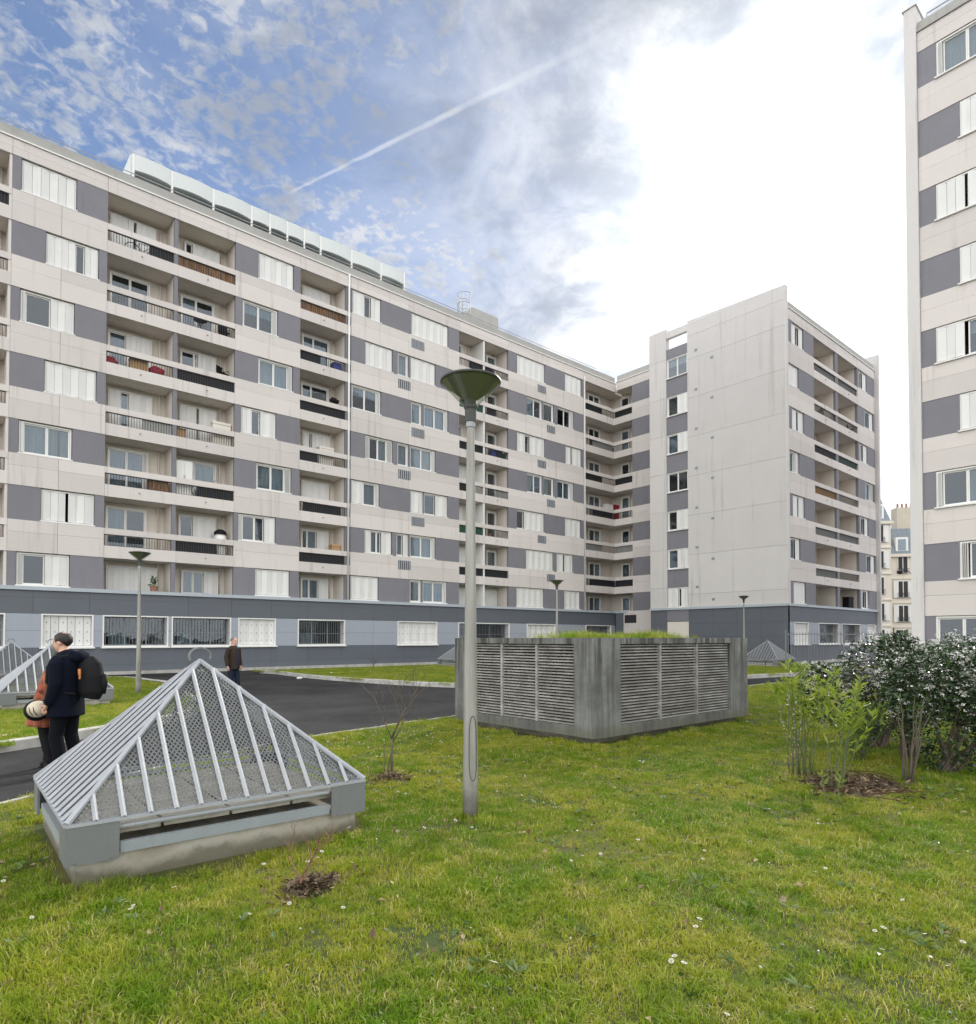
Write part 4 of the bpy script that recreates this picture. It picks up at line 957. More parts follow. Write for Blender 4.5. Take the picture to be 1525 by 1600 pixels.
# ------------------------------------------------------------------ pyramid skylights
def pyramid_mesh_parts():
    S, H, Z = 2.12, 1.02, 0.41
    out = []
    h = S / 2; ap = Vector((0, 0, Z + H)); cs = [Vector((-h, -h, Z)), Vector((h, -h, Z)), Vector((h, h, Z)), Vector((-h, h, Z))]
    out.append(('plinth', 'plinth', MB().box(-h + .06, h - .06, -h + .06, h - .06, -0.15, 0.17)))
    for sx in (-1, 1):
        for sy in (-1, 1):
            b = MB(); x0, x1 = sorted((sx * (h + .005), sx * (h - 0.30))); y0, y1 = sorted((sy * (h + .005), sy * (h - 0.012)))
            b.box(x0, x1, y0, y1, 0.145, 0.395)
            x0, x1 = sorted((sx * (h + .0048), sx * (h - 0.012))); y0, y1 = sorted((sy * (h - 0.30), sy * (h - 0.0125)))
            b.box(x0, x1, y0, y1, 0.146, 0.394)
            for q in (0.05, 0.25): b.ball((sx * (h - q), sy * (h + .006), 0.165), 0.009, 6, 4)
            out.append(('corner_plate', 'galv_dull', b))
    for i in range(4):
        a, c = cs[i], cs[(i + 1) % 4]; d = (c - a).normalized(); nrm = Vector((d.y, -d.x, 0))
        def bar(u0, u1, o0, o1, z0, z1):
            p = [a + d * u0 + nrm * o0, a + d * u1 + nrm * o0, a + d * u1 + nrm * o1, a + d * u0 + nrm * o1]
            return MB().poly([(q.x, q.y) for q in p], z0, z1)
        out.append(('rail_board', 'old_grey_paint', bar(0.31, S - 0.31, -0.07, -0.02, 0.172, 0.245)))
        out.append(('rail_pipe', 'galv', MB().tube([tuple(a + d * 0.3 + nrm * -0.05 + Vector((0, 0, -0.065))), tuple(c - d * 0.3 + nrm * -0.05 + Vector((0, 0, -0.065)))], 0.018, 8)))
        out.append(('rim', 'galv', bar(0.0 if i % 2 else 0.0, S, -0.045, 0.012, 0.396 + 0.0006 * i, 0.415 + 0.0006 * i)))
        out.append(('ridge', 'galv', MB().tube([tuple(a + Vector((0, 0, .01))), tuple(ap)], 0.021, 6)))
        # bars from the rim up to the ridges
        nb = 13; mid = (a + c) / 2; up = (ap - mid)
        for k in range(1, nb):
            t = k / nb; hgt = 1 - abs(2 * t - 1)
            p0 = a + (c - a) * t; p1 = p0 + up * hgt
            if i in (0, 3, 1, 2): out.append(('grille_bar', 'galv', MB().tube([tuple(p0 + nrm * 0.004 + Vector((0, 0, .008))), tuple(p1 + nrm * 0.004 + Vector((0, 0, .008)))], (0.017), 4)))
        # expanded metal behind the bars
        b = MB(); n2 = Vector(up).cross(d).normalized(); L = up.length; pitch = 0.034; inn = n2 * (0.02 if n2.z < 0 else -0.02)
        P2 = lambda u, v: mid + d * u + up.normalized() * v + inn
        wv = 0.0046; sl = 1.55
        def seg(u0, v0, u1, v1):
            A_, B_ = P2(u0, v0), P2(u1, v1); pr = (B_ - A_).normalized().cross(n2) * wv
            b.add([A_ - pr, B_ - pr, B_ + pr, A_ + pr], [(0, 1, 2, 3)])
        for sgn in (-1, 1):
            k = -80
            while k < 180:
                u_at0 = -S / 2 * 3 + k * pitch
                # line u = u_at0 + v/sl*sgn ; clip to the triangle |u| <= h*(1 - v/L), 0<=v<=L
                s1 = sgn / sl; vs = []
                lo, hi = 0.0, L
                for q in (1, -1):    # q*u <= h - h*v/L
                    kk = q * s1 + h / L; rr = h - q * u_at0
                    if abs(kk) < 1e-9:
                        if rr < 0: lo = hi + 1
                    elif kk > 0: hi = min(hi, rr / kk)
                    else: lo = max(lo, rr / kk)
                if hi - lo > 0.02: seg(u_at0 + s1 * lo, lo, u_at0 + s1 * hi, hi)
                k += 1
        out.append(('wire_mesh', 'galv_dull', b))
    ring = [(0.075 * math.cos(t), 0, Z + H + 0.035 + 0.075 * math.sin(t)) for t in [2 * math.pi * q / 18 - 0.3 for q in range(12)]]
    out.append(('lifting_ring', 'galv_dull', MB().tube([(p[0] * 1.25, p[0] * 0.35, p[2]) for p in ring], 0.011, 6)))
    for i in range(4):
        for j in range(3):
            u, v = -h + 0.12 + i * (S - 0.24) / 4, -h + 0.12 + j * (S - 0.24) / 3
            out.append(('floor_slab', 'plinth', MB().box(u + .012, u + (S - .24) / 4 - .012, v + .012, v + (S - .24) / 3 - .012, 0.28, 0.33)))
    return out
_pp = pyramid_mesh_parts()
_pm = [(n, b.mesh(n, m)) for n, m, b in _pp]
def skylight(x_, y_, z_, label):
    r = thing('pyramid_skylight', label, 'skylight', (x_, y_, z_), 0, 'pyramid skylights set in the lawns')
    for n, me in _pm:
        o = link(n, me, r)
        if n == 'wire_mesh': o['kind'] = 'stuff'
    return r
sk = skylight(1.785, 5.80, 0.02, 'large galvanised pyramid skylight standing on the near lawn in front of the couple'); sk.scale = (1.005, 0.88, 0.985); sk.rotation_euler = (0, 0, R(-1.2))
skylight(2.27, 18.05, 0.06, 'galvanised pyramid skylight on the lawn island behind the couple')
skylight(2.25, 27.2, 0.06, 'pyramid skylight closest to the long block, behind the one past the couple')
skylight(35.3, 17.0, 0.06, 'small far pyramid skylight in front of the blank gable wall')
skylight(22.55, 27.9, 0.06, 'distant pyramid skylight half hidden behind the concrete housing and lamp post')

# ------------------------------------------------------------------ lamp posts
def lamp(x_, y_, z_, label, H=3.95):
    r = thing('street_lamp', label, 'street lamp', (x_, y_, z_), 0, 'post-top lamps in the courtyard')
    link('pole', MB().lathe([(0.069, -0.1), (0.068, 0.5), (0.060, 1.2), (0.036, H - 0.52), (0.036, H - 0.40)], 20).mesh('pole', 'pole', True), r)
    link('ring', MB().lathe([(0.036, H - .42), (0.043, H - .42), (0.043, H - .36), (0.036, H - .36)], 20).mesh('ring', 'galv', False), r)
    link('collar', MB().lathe([(0.034, H - .37), (0.052, H - .37), (0.053, H - .26), (0.062, H - .24), (0.064, H - .22), (0.052, H - .165), (0.0, H - .16)], 24).mesh('collar', 'lamp_dark', False), r)
    link('reflector', MB().lathe([(0.05, H - .17), (0.10, H - .135), (0.20, H - .055), (0.266, H - .004), (0.272, H + .004), (0.262, H + .012), (0.15, H + .035), (0.0, H + .045)], 40).mesh('reflector', 'lamp_olive', True), r)
    link('rim', MB().lathe([(0.266, H - .012), (0.278, H - .010), (0.278, H + .010), (0.266, H + .014)], 40).mesh('rim', 'lamp_dark', True), r)
    link('clear_cone', MB().lathe([(0.064, H - .225), (0.271, H - .012)], 40).mesh('clear_cone', 'clear_plastic', True), r)
    an = math.atan2(-y_, -x_)
    dpts = []
    b = MB(); z0, z1 = 0.34, 0.92; hw = 0.33
    pts = []
    for t in range(24):
        q = 2 * math.pi * t / 24; sx, sz = math.cos(q), math.sin(q)
        az = hw * sx; zz = (z1 + z0) / 2 + (z1 - z0) / 2 * (abs(sz) ** 0.5) * (1 if sz > 0 else -1) 
        rr = 0.0685 - max(0, zz - 0.5) * 0.0115 + 0.0012
        pts.append((rr * math.cos(an + 0.35 + az * 1.6), rr * math.sin(an + 0.35 + az * 1.6), zz))
    link('access_door', MB().tube(pts + [pts[0]], 0.0035, 5, cap=False).mesh('access_door', 'lamp_dark'), r)
    return r
p = G(735, 1277); lamp(p.x, p.y, 0, 'tall grey lamp post with olive dish, nearest, on the lawn beside the concrete housing', 3.97)
p = G(216, 1083, .09); lamp(p.x, p.y, .06, 'lamp post on the lawn island just behind the standing couple')
p = at_depth(870, 908, 27.0); lamp(p.x, p.y, .06, 'lamp post rising behind the grassy roof of the concrete housing')
p = at_depth(1162, 933, 37.0); lamp(p.x, p.y, .06, 'slender lamp post in front of the dark base of the gable wall')
p = at_depth(1425, 895, 62.0)
lq = thing('street_lamp', 'old dark double-armed lamp post in the street between the blocks', 'street lamp', (p.x - 0.0, p.y, -.06))
Hs = p.z
link('pole', MB().tube([(0, 0, 0), (0, 0, Hs)], [0.09, 0.05], 8).mesh('pole', 'black_metal'), lq)
for s_ in (-1, 1):
    d_ = Vector((math.sin(HEAD), -math.cos(HEAD), 0)) * s_
    link('arm', MB().tube([(0, 0, Hs - .1), tuple(d_ * 0.5 + Vector((0, 0, Hs + .35))), tuple(d_ * 1.1 + Vector((0, 0, Hs + .3)))], 0.035, 6).mesh('arm', 'black_metal'), lq)
    link('lantern', MB().lathe([(0.05, .3), (0.28, .1), (0.2, -.12), (0.0, -.2)], 10).mesh('lantern', 'black_metal'), lq, d_ * 1.15 + Vector((0, 0, Hs + .1)))

# ------------------------------------------------------------------ fence before the wing
pf0, pf1 = at_depth(1228, 1030, 33), at_depth(1445, 1030, 30)
fr = thing('metal_fence', 'thin grey vertical-bar metal fence behind the flowering shrubs', 'fence', (pf0.x, pf0.y, 0))
dv = Vector((pf1.x - pf0.x, pf1.y - pf0.y, 0)); Lf = dv.length; dv.normalize(); fr.rotation_euler = (0, 0, math.atan2(dv.y, dv.x))
bar = MB().box(-.009, .009, -.009, .009, 0.05, 1.95).mesh('bar', 'galv_dull')
for i in range(int(Lf / 0.13)): link('bar', bar, fr, (i * 0.13, 0, 0))
for zz in (0.2, 1.8): link('rail', MB().box(0, Lf, -.015, .015, zz, zz + .04).mesh('rail', 'galv_dull'), fr)
for i in range(int(Lf / 2.6) + 1): link('post', boxmesh(0.06, 0.06, 2.05, 'galv_dull', 'post'), fr, (i * 2.6 - .03, -.03, 0))

# ------------------------------------------------------------------ leaves and plants
def leaf_cloud(name, P, Dn, size, matn, parent, aspect=0.42, fold=0.22, shade=None, droop=0.0, sizevar=0.3):
    """Many folded leaf faces: P positions, Dn leaf directions (numpy), each leaf two quads about its midrib."""
    n = len(P); L = size * (1 + sizevar * rng.standard_normal(n)).clip(0.45, 1.8)
    Dn = Dn / np.linalg.norm(Dn, axis=1, keepdims=True)
    up = np.tile([0, 0, 1.0], (n, 1)) + 0.55 * rng.standard_normal((n, 3))
    S = np.cross(Dn, up); S /= np.linalg.norm(S, axis=1, keepdims=True) + 1e-9; Nn = np.cross(S, Dn)
    w = (L * aspect * 0.5)[:, None]; L1 = L[:, None]
    b = P; t = P + Dn * L1 - np.array([0, 0, 1]) * droop * L1; m1 = P + Dn * L1 * 0.45 + Nn * 0.0 
    l = m1 - S * w + Nn * w * fold * 2; r_ = m1 + S * w + Nn * w * fold * 2
    V = np.stack([b, l, t, r_, m1], 1).reshape(-1, 3)
    idx = np.arange(n)[:, None] * 5
    Fc = np.concatenate([idx + [0, 4, 1], idx + [1, 4, 2], idx + [0, 3, 4], idx + [3, 2, 4]], 1).reshape(-1, 3)
    me = bpy.data.meshes.new(name); me.from_pydata(V.tolist(), [], Fc.tolist()); me.update()
    at = me.attributes.new('shade', 'FLOAT', 'POINT'); sh = rng.random(n) if shade is None else shade
    at.data.foreach_set('value', np.repeat(sh, 5).astype(np.float32)); me.materials.append(M[matn])
    o = link(name, me, parent); o['kind'] = 'stuff'; return o
def rdir(n, up=0.0, spread=1.0):
    v = rng.standard_normal((n, 3)) * spread; v[:, 2] += up; return v / np.linalg.norm(v, axis=1, keepdims=True)
def blob_points(cs, n, shell=0.55):
    """points in a set of ellipsoids (cx, cy, cz, rx, ry, rz), thicker near the skin, and their outward directions"""
    wts = np.array([c[3] * c[4] + c[4] * c[5] for c in cs]); pick = rng.choice(len(cs), n, p=wts / wts.sum())
    d = rdir(n); r = rng.random(n) ** (1 / 3); r = shell + (1 - shell) * r; r *= 1 + 0.10 * rng.standard_normal(n)
    C_ = np.array(cs)[pick]; return C_[:, :3] + d * C_[:, 3:] * r[:, None], d

def viburnum(name, label, base, blobs, n, flowers, size=0.062):
    r = thing(name, label, 'shrub', base, 0, 'evergreen shrubs beside the tall block')
    st = MB()
    for i, c in enumerate(blobs):
        for q in range(3):
            a = rng.random() * 6.28; tip = (c[0] + 0.5 * c[3] * math.cos(a), c[1] + 0.5 * c[4] * math.sin(a), c[2] + 0.3 * c[5])
            st.tube([(0.10 * math.cos(a), 0.10 * math.sin(a), -0.02), (c[0] * .4, c[1] * .4, c[2] * .5), tip], [0.022, 0.016, 0.006], 5)
    link('stems', st.mesh('stems', 'bark'), r)
    P, d = blob_points(blobs, n); keep = P[:, 2] > 0.06; P, d = P[keep], d[keep]
    dirs = d * 0.9 + rdir(len(P)) * 0.8; dirs[:, 2] *= 0.55
    leaf_cloud('foliage', P, dirs, size, 'leaf_dark', r, 0.48)
    if flowers:
        P, d = blob_points(blobs, flowers * 2, 0.98); ok = (d[:, 2] > -0.1); P, d = P[ok][:flowers], d[ok][:flowers]
        Q, Dq = [], []
        for p_, n_ in zip(P, d):
            k = rng.integers(10, 20); a = rng.standard_normal((k, 3)) * 0.020; a[:, 2] *= 0.35
            Q.append(p_ + n_ * 0.03 + a); Dq.append(rdir(k, 0.6))
        leaf_cloud('flowers', np.concatenate(Q), np.concatenate(Dq), 0.015, 'petal', r, 0.9, 0.05)
    return r
b1 = G(1478, 1208); viburnum('viburnum_shrub', 'big dark glossy shrub at the edge of the picture, white flower heads on top', (b1.x, b1.y, 0),
    [(0, 0, .62, .45, .5, .55), (.35, -.25, 1.0, .5, .5, .45), (-.1, .2, 1.05, .42, .45, .42), (.6, -.6, .75, .5, .5, .6), (.1, -.45, .95, .5, .45, .5), (0.9, -0.9, 1.2, .6, .6, .55)], 11500, 700)
b2 = at_depth(1372, 1150, 9.6); viburnum('viburnum_shrub', 'loose dark shrub dotted with white flowers behind the bright green shoots', (b2.x, b2.y, 0),
    [(-.45, .45, .80, .45, .45, .42), (0, 0, 1.12, .5, .5, .5), (.5, -.4, 1.05, .5, .5, .5), (0.2, 0.1, .6, .6, .5, .45), (-.65, .6, .98, .28, .28, .28), (.9, -.75, 1.2, .4, .4, .45)], 8200, 760)
b3 = at_depth(1420, 1165, 8.7); viburnum('viburnum_shrub', 'tall narrow dark shrub between the two flowering ones', (b3.x, b3.y, 0),
    [(0, 0, 1.15, .26, .26, .42), (.1, -.05, .80, .26, .26, .35), (-.1, .1, 1.42, .2, .2, .25)], 2600, 60, 0.07)
b4 = at_depth(1500, 1110, 12.5); viburnum('viburnum_shrub', 'dark shrub rising behind, against the grey base of the tall block', (b4.x, b4.y, 0),
    [(0, 0, 1.0, .7, .7, .6), (.6, -.6, 1.2, .7, .7, .6), (-.5, .5, .8, .5, .5, .45), (1.2, -1.2, 1.2, .8, .8, .6)], 6000, 260)

def shoots(label, base, n, h, matn, lean=0.3, leafn=30, lsize=0.12, upper=0.45, name='laurel_shrub', stemm='stem_green', aspect=0.26, spread=0.06, rad=0.008):
    r = thing(name, label, 'shrub', base)
    P, Dd = [], []
    for i in range(n):
        a = rng.random() * 6.28; ln = lean * (0.3 + rng.random()); hh = h * (0.72 + 0.36 * rng.random()); b0 = Vector((spread * math.cos(a), spread * math.sin(a), -0.02))
        pts = [b0 + Vector((math.cos(a) * ln * t ** 1.4 + 0.012 * rng.standard_normal(), math.sin(a) * ln * t ** 1.4 + 0.012 * rng.standard_normal(), hh * t)) for t in (0, .2, .4, .6, .8, 1)]
        link('stem', MB().tube(pts, [rad, rad * .9, rad * .8, rad * .65, rad * .5, rad * .3], 5).mesh('stem', stemm, True), r)
        for k in range(leafn):
            t = upper + (1 - upper) * rng.random() ** 0.6; q = t * 5; j = min(4, int(q)); p_ = pts[j].lerp(pts[j + 1], q - j)
            th = rng.random() * 6.28; P.append(p_); Dd.append((math.cos(th), math.sin(th), 0.2 + 1.1 * rng.random()))
    if P: leaf_cloud('foliage', np.array([tuple(p) for p in P]), np.array(Dd), lsize, matn, r, aspect, 0.15)
    return r
p = G(1258, 1213); shoots('clump of bright green upright shoots on the near side of the mulch bed', (p.x, p.y, 0), 11, 1.28, 'leaf_bright', 0.26, 46, 0.11, 0.38, aspect=0.22)
p = G(1305, 1235); shoots('second clump of bright green long-leaved shoots in the mulch bed', (p.x, p.y, 0), 11, 1.16, 'leaf_bright', 0.28, 42, 0.105, 0.34, aspect=0.22)
p = G(1340, 1190); shoots('low mid-green leafy clump behind the bright shoots', (p.x, p.y, 0), 16, 0.80, 'leaf_mid', 0.45, 46, 0.085, 0.15)
p = G(1300, 1256); shoots('tiny young laurel plant at the front of the mulch bed', (p.x, p.y, 0), 2, 0.36, 'leaf_bright', 0.05, 11, 0.08, 0.5)
p = G(1418, 1222); shoots('bunch of bare pale stems at the back of the mulch bed', (p.x, p.y, 0), 8, 1.05, 'leaf_mid', 0.16, 9, 0.07, 0.65, stemm='bark', rad=0.012)
p = G(1240, 1212); shoots('thin silvery whip stems leaning out of the mulch bed', (p.x, p.y, 0), 5, 1.0, 'petal', 0.30, 46, 0.02, 0.2, stemm='bark', aspect=0.5, rad=0.006)
p = G(1450, 1205); shoots('thin bent twigs with a few yellow leaves beside the dark shrub', (p.x, p.y, 0), 3, 0.62, 'leaf_bright', 0.42, 4, 0.06, 0.5, stemm='bark', rad=0.006)

def bare_tree(label, base, h, trunk, levels, matn, seed, split=0.35, name='bare_sapling', rad=0.02):
    rr = random.Random(seed); r = thing(name, label, 'sapling', base); tw = MB(); tk = MB()
    def grow(p, d, L, rad_, lev):
        q = p + d * L * 0.5 + Vector((rr.gauss(0, .02), rr.gauss(0, .02), 0)) * L; e = p + d * L
        (tk if lev == 0 else tw).tube([tuple(p), tuple(q), tuple(e)], [rad_, rad_ * .85, rad_ * .65], 6 if lev == 0 else 4)
        if lev >= levels: return
        for i in range(rr.choice((2, 3, 3)) if lev else 4):
            an = rr.random() * 6.28; t = split + rr.random() * 0.35
            nd = (d + Vector((math.cos(an), math.sin(an), rr.uniform(0.0, 0.5))) * t).normalized()
            st = p + d * L * (rr.uniform(0.6, 1.0) if i else 1.0)
            grow(st, nd, L * rr.uniform(0.55, 0.85) if lev else h * rr.uniform(0.22, 0.36), rad_ * 0.55, lev + 1)
    grow(Vector((0, 0, -0.02)), Vector((0.03, 0.02, 1)).normalized(), trunk, rad, 0)
    link('trunk', tk.mesh('trunk', matn, True), r); link('twigs', tw.mesh('twigs', matn, True), r); return r
p = G(612, 1214); bare_tree('bare grey sapling with forked twigs beside the lawn edging', (p.x, p.y, 0), 1.15, 0.50, 4, 'bark', 5, 0.42, rad=0.017)
p = G(598, 1212); shoots('thin bare stick growing next to the forked sapling', (p.x, p.y, 0), 2, 0.62, 'leaf_mid', 0.06, 0, name='bare_stick', stemm='bark', rad=0.008)
p = G(470, 1392); bare_tree('small reddish bare twiggy bush in front of the large skylight', (p.x, p.y, 0), 0.55, 0.10, 4, 'twig_red', 11, 0.5, name='bare_bush', rad=0.009)
p = G(583, 1046, .09); bare_tree('tiny dark leafless shrub on the far lawn island', (p.x, p.y, 0.08), 0.8, 0.28, 3, 'bark', 3, 0.6, name='bare_bush', rad=0.02)
p = G(1196, 1045, .09); bare_tree('little leafless shrub near the small far skylight', (p.x, p.y, 0.08), 0.7, 0.25, 3, 'bark', 8, 0.5, name='bare_bush', rad=0.02)

# mulch beds: heaps of chips and dry stalks
def mulch(label, c, rx_, ry_, n):
    a = rng.random(n) * 6.28; q = np.abs(rng.normal(0, 0.55, n)) * (1 + .25 * np.sin(3 * a + c[0])) ; q = np.where(q > 1.7, 0.5, q); X_ = c[0] + rx_ * q * np.cos(a); Y_ = c[1] + ry_ * q * np.sin(a)
    P = np.stack([X_, Y_, 0.012 + 0.05 * np.clip(1 - q, 0, 1) * rng.random(n) + 0.012 * rng.random(n)], 1); d = rdir(n); d[:, 2] *= 0.25
    o = leaf_cloud('mulch', P, d, 0.055, 'mulch', None, 0.33, 0.1, sizevar=0.5); tag(o, label, 'mulch', None, 'stuff')
    s = MB(); k = 28; s.add([(c[0] + rx_ * .8 * (1 + .12 * math.sin(3 * t + c[0])) * math.cos(t), c[1] + ry_ * .8 * (1 + .12 * math.cos(4 * t)) * math.sin(t), 0.006) for t in [6.283 * i / k for i in range(k)]], [tuple(range(k))])
    tag(link('soil', s.mesh('soil', 'soil')), kind='structure')
MB_BIG, MB_SM, MB_S2 = G(1330, 1228), G(484, 1388), G(612, 1218)
mulch('dark wood mulch and dry stalks heaped round the shrubs', MB_BIG, 0.75, 0.62, 3400)
mulch('small heap of dry mulch at the foot of the twiggy bush', MB_SM, 0.26, 0.17, 700)
mulch('thin scatter of mulch round the forked sapling', MB_S2, 0.36, 0.28, 380)
st = MB()
for i in range(34):
    a = rng.random() * 6.28; q = 0.5 + 0.35 * rng.random(); c0 = Vector((MB_BIG.x + q * .8 * math.cos(a), MB_BIG.y + q * .7 * math.sin(a), 0.02 + 0.03 * rng.random())); th = a + 1.57 + 0.5 * rng.standard_normal(); L = 0.15 + 0.35 * rng.random()
    st.tube([tuple(c0), tuple(c0 + Vector((math.cos(th) * L * .5, math.sin(th) * L * .5, 0.02))), tuple(c0 + Vector((math.cos(th + .2) * L, math.sin(th + .2) * L, 0.005)))], 0.004, 4)
tag(link('dry_stalks', st.mesh('dry_stalks', 'dead_leaf')), 'pale dry stalks lying round the mulch bed', 'stalks', None, 'stuff')

# ------------------------------------------------------------------ grass
def tuft(name, nb, hmin, hmax, rad, wid, lean):
    vs, fs, sh = [], [], []
    for i in range(nb):
        a, q = rng.random() * 6.28, rad * math.sqrt(rng.random()); bx, by = q * math.cos(a), q * math.sin(a)
        h = hmin + (hmax - hmin) * rng.random(); th = rng.random() * 6.28; ln = lean * (0.2 + rng.random()); fa = rng.random() * 6.28
        dx, dy = math.cos(th), math.sin(th); sx, sy = math.cos(fa) * wid / 2, math.sin(fa) * wid / 2; k = len(vs)
        m = (bx + dx * h * ln * .35, by + dy * h * ln * .35, h * .6); t = (bx + dx * h * ln, by + dy * h * ln, h * (1 - .25 * ln))
        vs += [(bx - sx, by - sy, -0.008), (bx + sx, by + sy, -0.008), (m[0] + sx * .8, m[1] + sy * .8, m[2]), (m[0] - sx * .8, m[1] - sy * .8, m[2]), t]
        fs += [(k, k + 1, k + 2, k + 3), (k + 3, k + 2, k + 4)]; sh += [rng.random()] * 5
    me = bpy.data.meshes.new(name); me.from_pydata(vs, [], fs); me.materials.append(M['grass'])
    me.attributes.new('shade', 'FLOAT', 'POINT').data.foreach_set('value', np.array(sh, np.float32)); return me
tufts = bpy.data.collections.new('grass_tufts')
for i in range(5): tufts.objects.link(bpy.data.objects.new('grass_tuft', tuft('grass_tuft', 24, 0.014, 0.040, 0.055, 0.0042, 1.25)))
for i in range(2): tufts.objects.link(bpy.data.objects.new('grass_tuft', tuft('grass_tuft', 20, 0.028, 0.060, 0.045, 0.0045, 1.0)))
long_tufts = bpy.data.collections.new('long_grass_tufts')
for i in range(4): long_tufts.objects.link(bpy.data.objects.new('grass_tuft', tuft('grass_tuft', 16, 0.09, 0.20, 0.05, 0.006, 0.8)))
def gn_scatter(name, coll):
    ng = bpy.data.node_groups.new(name, 'GeometryNodeTree'); N = NT(ng)
    ng.interface.new_socket('Geometry', in_out='INPUT', socket_type='NodeSocketGeometry'); ng.interface.new_socket('Geometry', in_out='OUTPUT', socket_type='NodeSocketGeometry')
    gi = N.a('NodeGroupInput'); go = N.a('NodeGroupOutput')
    da = N.a('GeometryNodeInputNamedAttribute', data_type='FLOAT'); da.inputs['Name'].default_value = 'dens'
    sa = N.a('GeometryNodeInputNamedAttribute', data_type='FLOAT'); sa.inputs['Name'].default_value = 'size'
    dp = N.a('GeometryNodeDistributePointsOnFaces'); N.l.new(gi.outputs[0], dp.inputs['Mesh']); N.l.new(da.outputs[0], dp.inputs['Density'])
    ci = N.a('GeometryNodeCollectionInfo'); ci.inputs[0].default_value = coll; ci.inputs['Separate Children'].default_value = True; ci.inputs['Reset Children'].default_value = True
    io = N.a('GeometryNodeInstanceOnPoints'); N.l.new(dp.outputs['Points'], io.inputs['Points']); N.l.new(ci.outputs[0], io.inputs['Instance']); io.inputs['Pick Instance'].default_value = True
    rv = N.a('FunctionNodeRandomValue', data_type='FLOAT_VECTOR'); rv.inputs[0].default_value = (-0.12, -0.12, 0); rv.inputs[1].default_value = (0.12, 0.12, 6.283)
    N.l.new(rv.outputs[0], io.inputs['Rotation'])
    rs = N.a('FunctionNodeRandomValue', data_type='FLOAT'); rs.inputs[2].default_value = 0.65; rs.inputs[3].default_value = 1.35
    mu = N.a('ShaderNodeMath', operation='MULTIPLY'); N.l.new(rs.outputs[1], mu.inputs[0]); N.l.new(sa.outputs[0], mu.inputs[1])
    N.l.new(mu.outputs[0], io.inputs['Scale']); N.l.new(io.outputs[0], go.inputs[0]); return ng
NG_G, NG_L = gn_scatter('scatter_grass', tufts), gn_scatter('scatter_long_grass', long_tufts)
from mathutils import noise as mnoise
def grass(poly, z, step, densf, sizef, label, ng, name='grass'):
    xs = np.array([p[0] for p in poly]); ys = np.array([p[1] for p in poly])
    gx_ = np.arange(xs.min(), xs.max(), step); gy_ = np.arange(ys.min(), ys.max(), step)
    X_, Y_ = np.meshgrid(gx_, gy_, indexing='ij'); ins = inside(poly, X_ + step / 2, Y_ + step / 2)
    V = np.stack([X_, Y_, np.full_like(X_, z)], -1).reshape(-1, 3); nx, ny = X_.shape
    ii, jj = np.nonzero(ins[:-1, :-1]); a = ii * ny + jj
    Fc = np.stack([a, a + ny, a + ny + 1, a + 1], 1)
    me = bpy.data.meshes.new(name); me.from_pydata(V.tolist(), [], Fc.tolist()); me.update()
    dn = np.array([densf(v[0], v[1]) for v in V], np.float32); sz = np.array([sizef(v[0], v[1]) for v in V], np.float32)
    me.attributes.new('dens', 'FLOAT', 'POINT').data.foreach_set('value', dn); me.attributes.new('size', 'FLOAT', 'POINT').data.foreach_set('value', sz)
    o = link(name, me); tag(o, label, 'grass', None, 'stuff'); md = o.modifiers.new('scatter', 'NODES'); md.node_group = ng; return o
def blocked(x_, y_):
    if -1.0 < (x_ - 1.785) / 1.16 < 1.0 and -1.0 < (y_ - 5.80) / 1.02 < 1.0: return True
    if BX - .08 < x_ < BX + BW + .08 and BY - .08 < y_ < BY + BL + .08: return True
    for c, a, b in ((MB_BIG, .62, .52), (MB_SM, .20, .13)):
        if ((x_ - c.x) / a) ** 2 + ((y_ - c.y) / b) ** 2 < 1: return True
    return False
FWV = Vector((math.cos(HEAD), math.sin(HEAD)))
def dens_near(x_, y_):
    if blocked(x_, y_): return 0
    f_ = x_ * FWV.x + y_ * FWV.y; d_ = math.hypot(x_, y_)
    if f_ < -0.5: return 0
    k = 1150 if d_ < 5 else 850 if d_ < 8 else 480 if d_ < 13 else 200
    t = mnoise.noise(Vector((x_ * 1.6, y_ * 1.6, 0))) 
    t2 = mnoise.noise(Vector((x_ * 5.5, y_ * 5.5, 4)))
    t3 = mnoise.noise(Vector((x_ * 2.6 + 9, y_ * 2.6, 1)))
    return max(0.05, 0.72 + 0.5 * t + 1.1 * t2 + 0.6 * t3) * k
def size_near(x_, y_):
    d_ = math.hypot(x_, y_); s_ = 1.0 if d_ < 8 else 1.15
    for bx0, bx1, by0, by1 in ((0.74, 2.83, 4.87, 6.97), (BX, BX + BW, BY, BY + BL)):
        dx = max(bx0 - x_, 0, x_ - bx1); dy = max(by0 - y_, 0, y_ - by1); q = math.hypot(dx, dy)
        if q < 0.30: s_ *= 1.0 + 0.45 * (1 - q / 0.30)
    return s_ * max(0.5, 0.92 + 0.55 * mnoise.noise(Vector((x_ * 0.9 + 5, y_ * 0.9, 3))) + 0.5 * mnoise.noise(Vector((x_ * 4.1, y_ * 4.1, 7))))
grass(NEAR_LAWN, 0.0, 0.1, dens_near, size_near, 'short patchy green and straw-coloured grass of the near lawn', NG_G)
far_d = lambda x_, y_: 190; far_s = lambda x_, y_: 1.25
grass(LEFT_LAWN, 0.09, 0.5, lambda x_, y_: 0 if x_ < -9 else (320 if y_ < 18 else 160), far_s, 'short grass of the lawn island behind the couple', NG_G)
grass(MID_LAWN, 0.09, 0.5, far_d, far_s, 'short grass of the lawn island before the long block', NG_G)
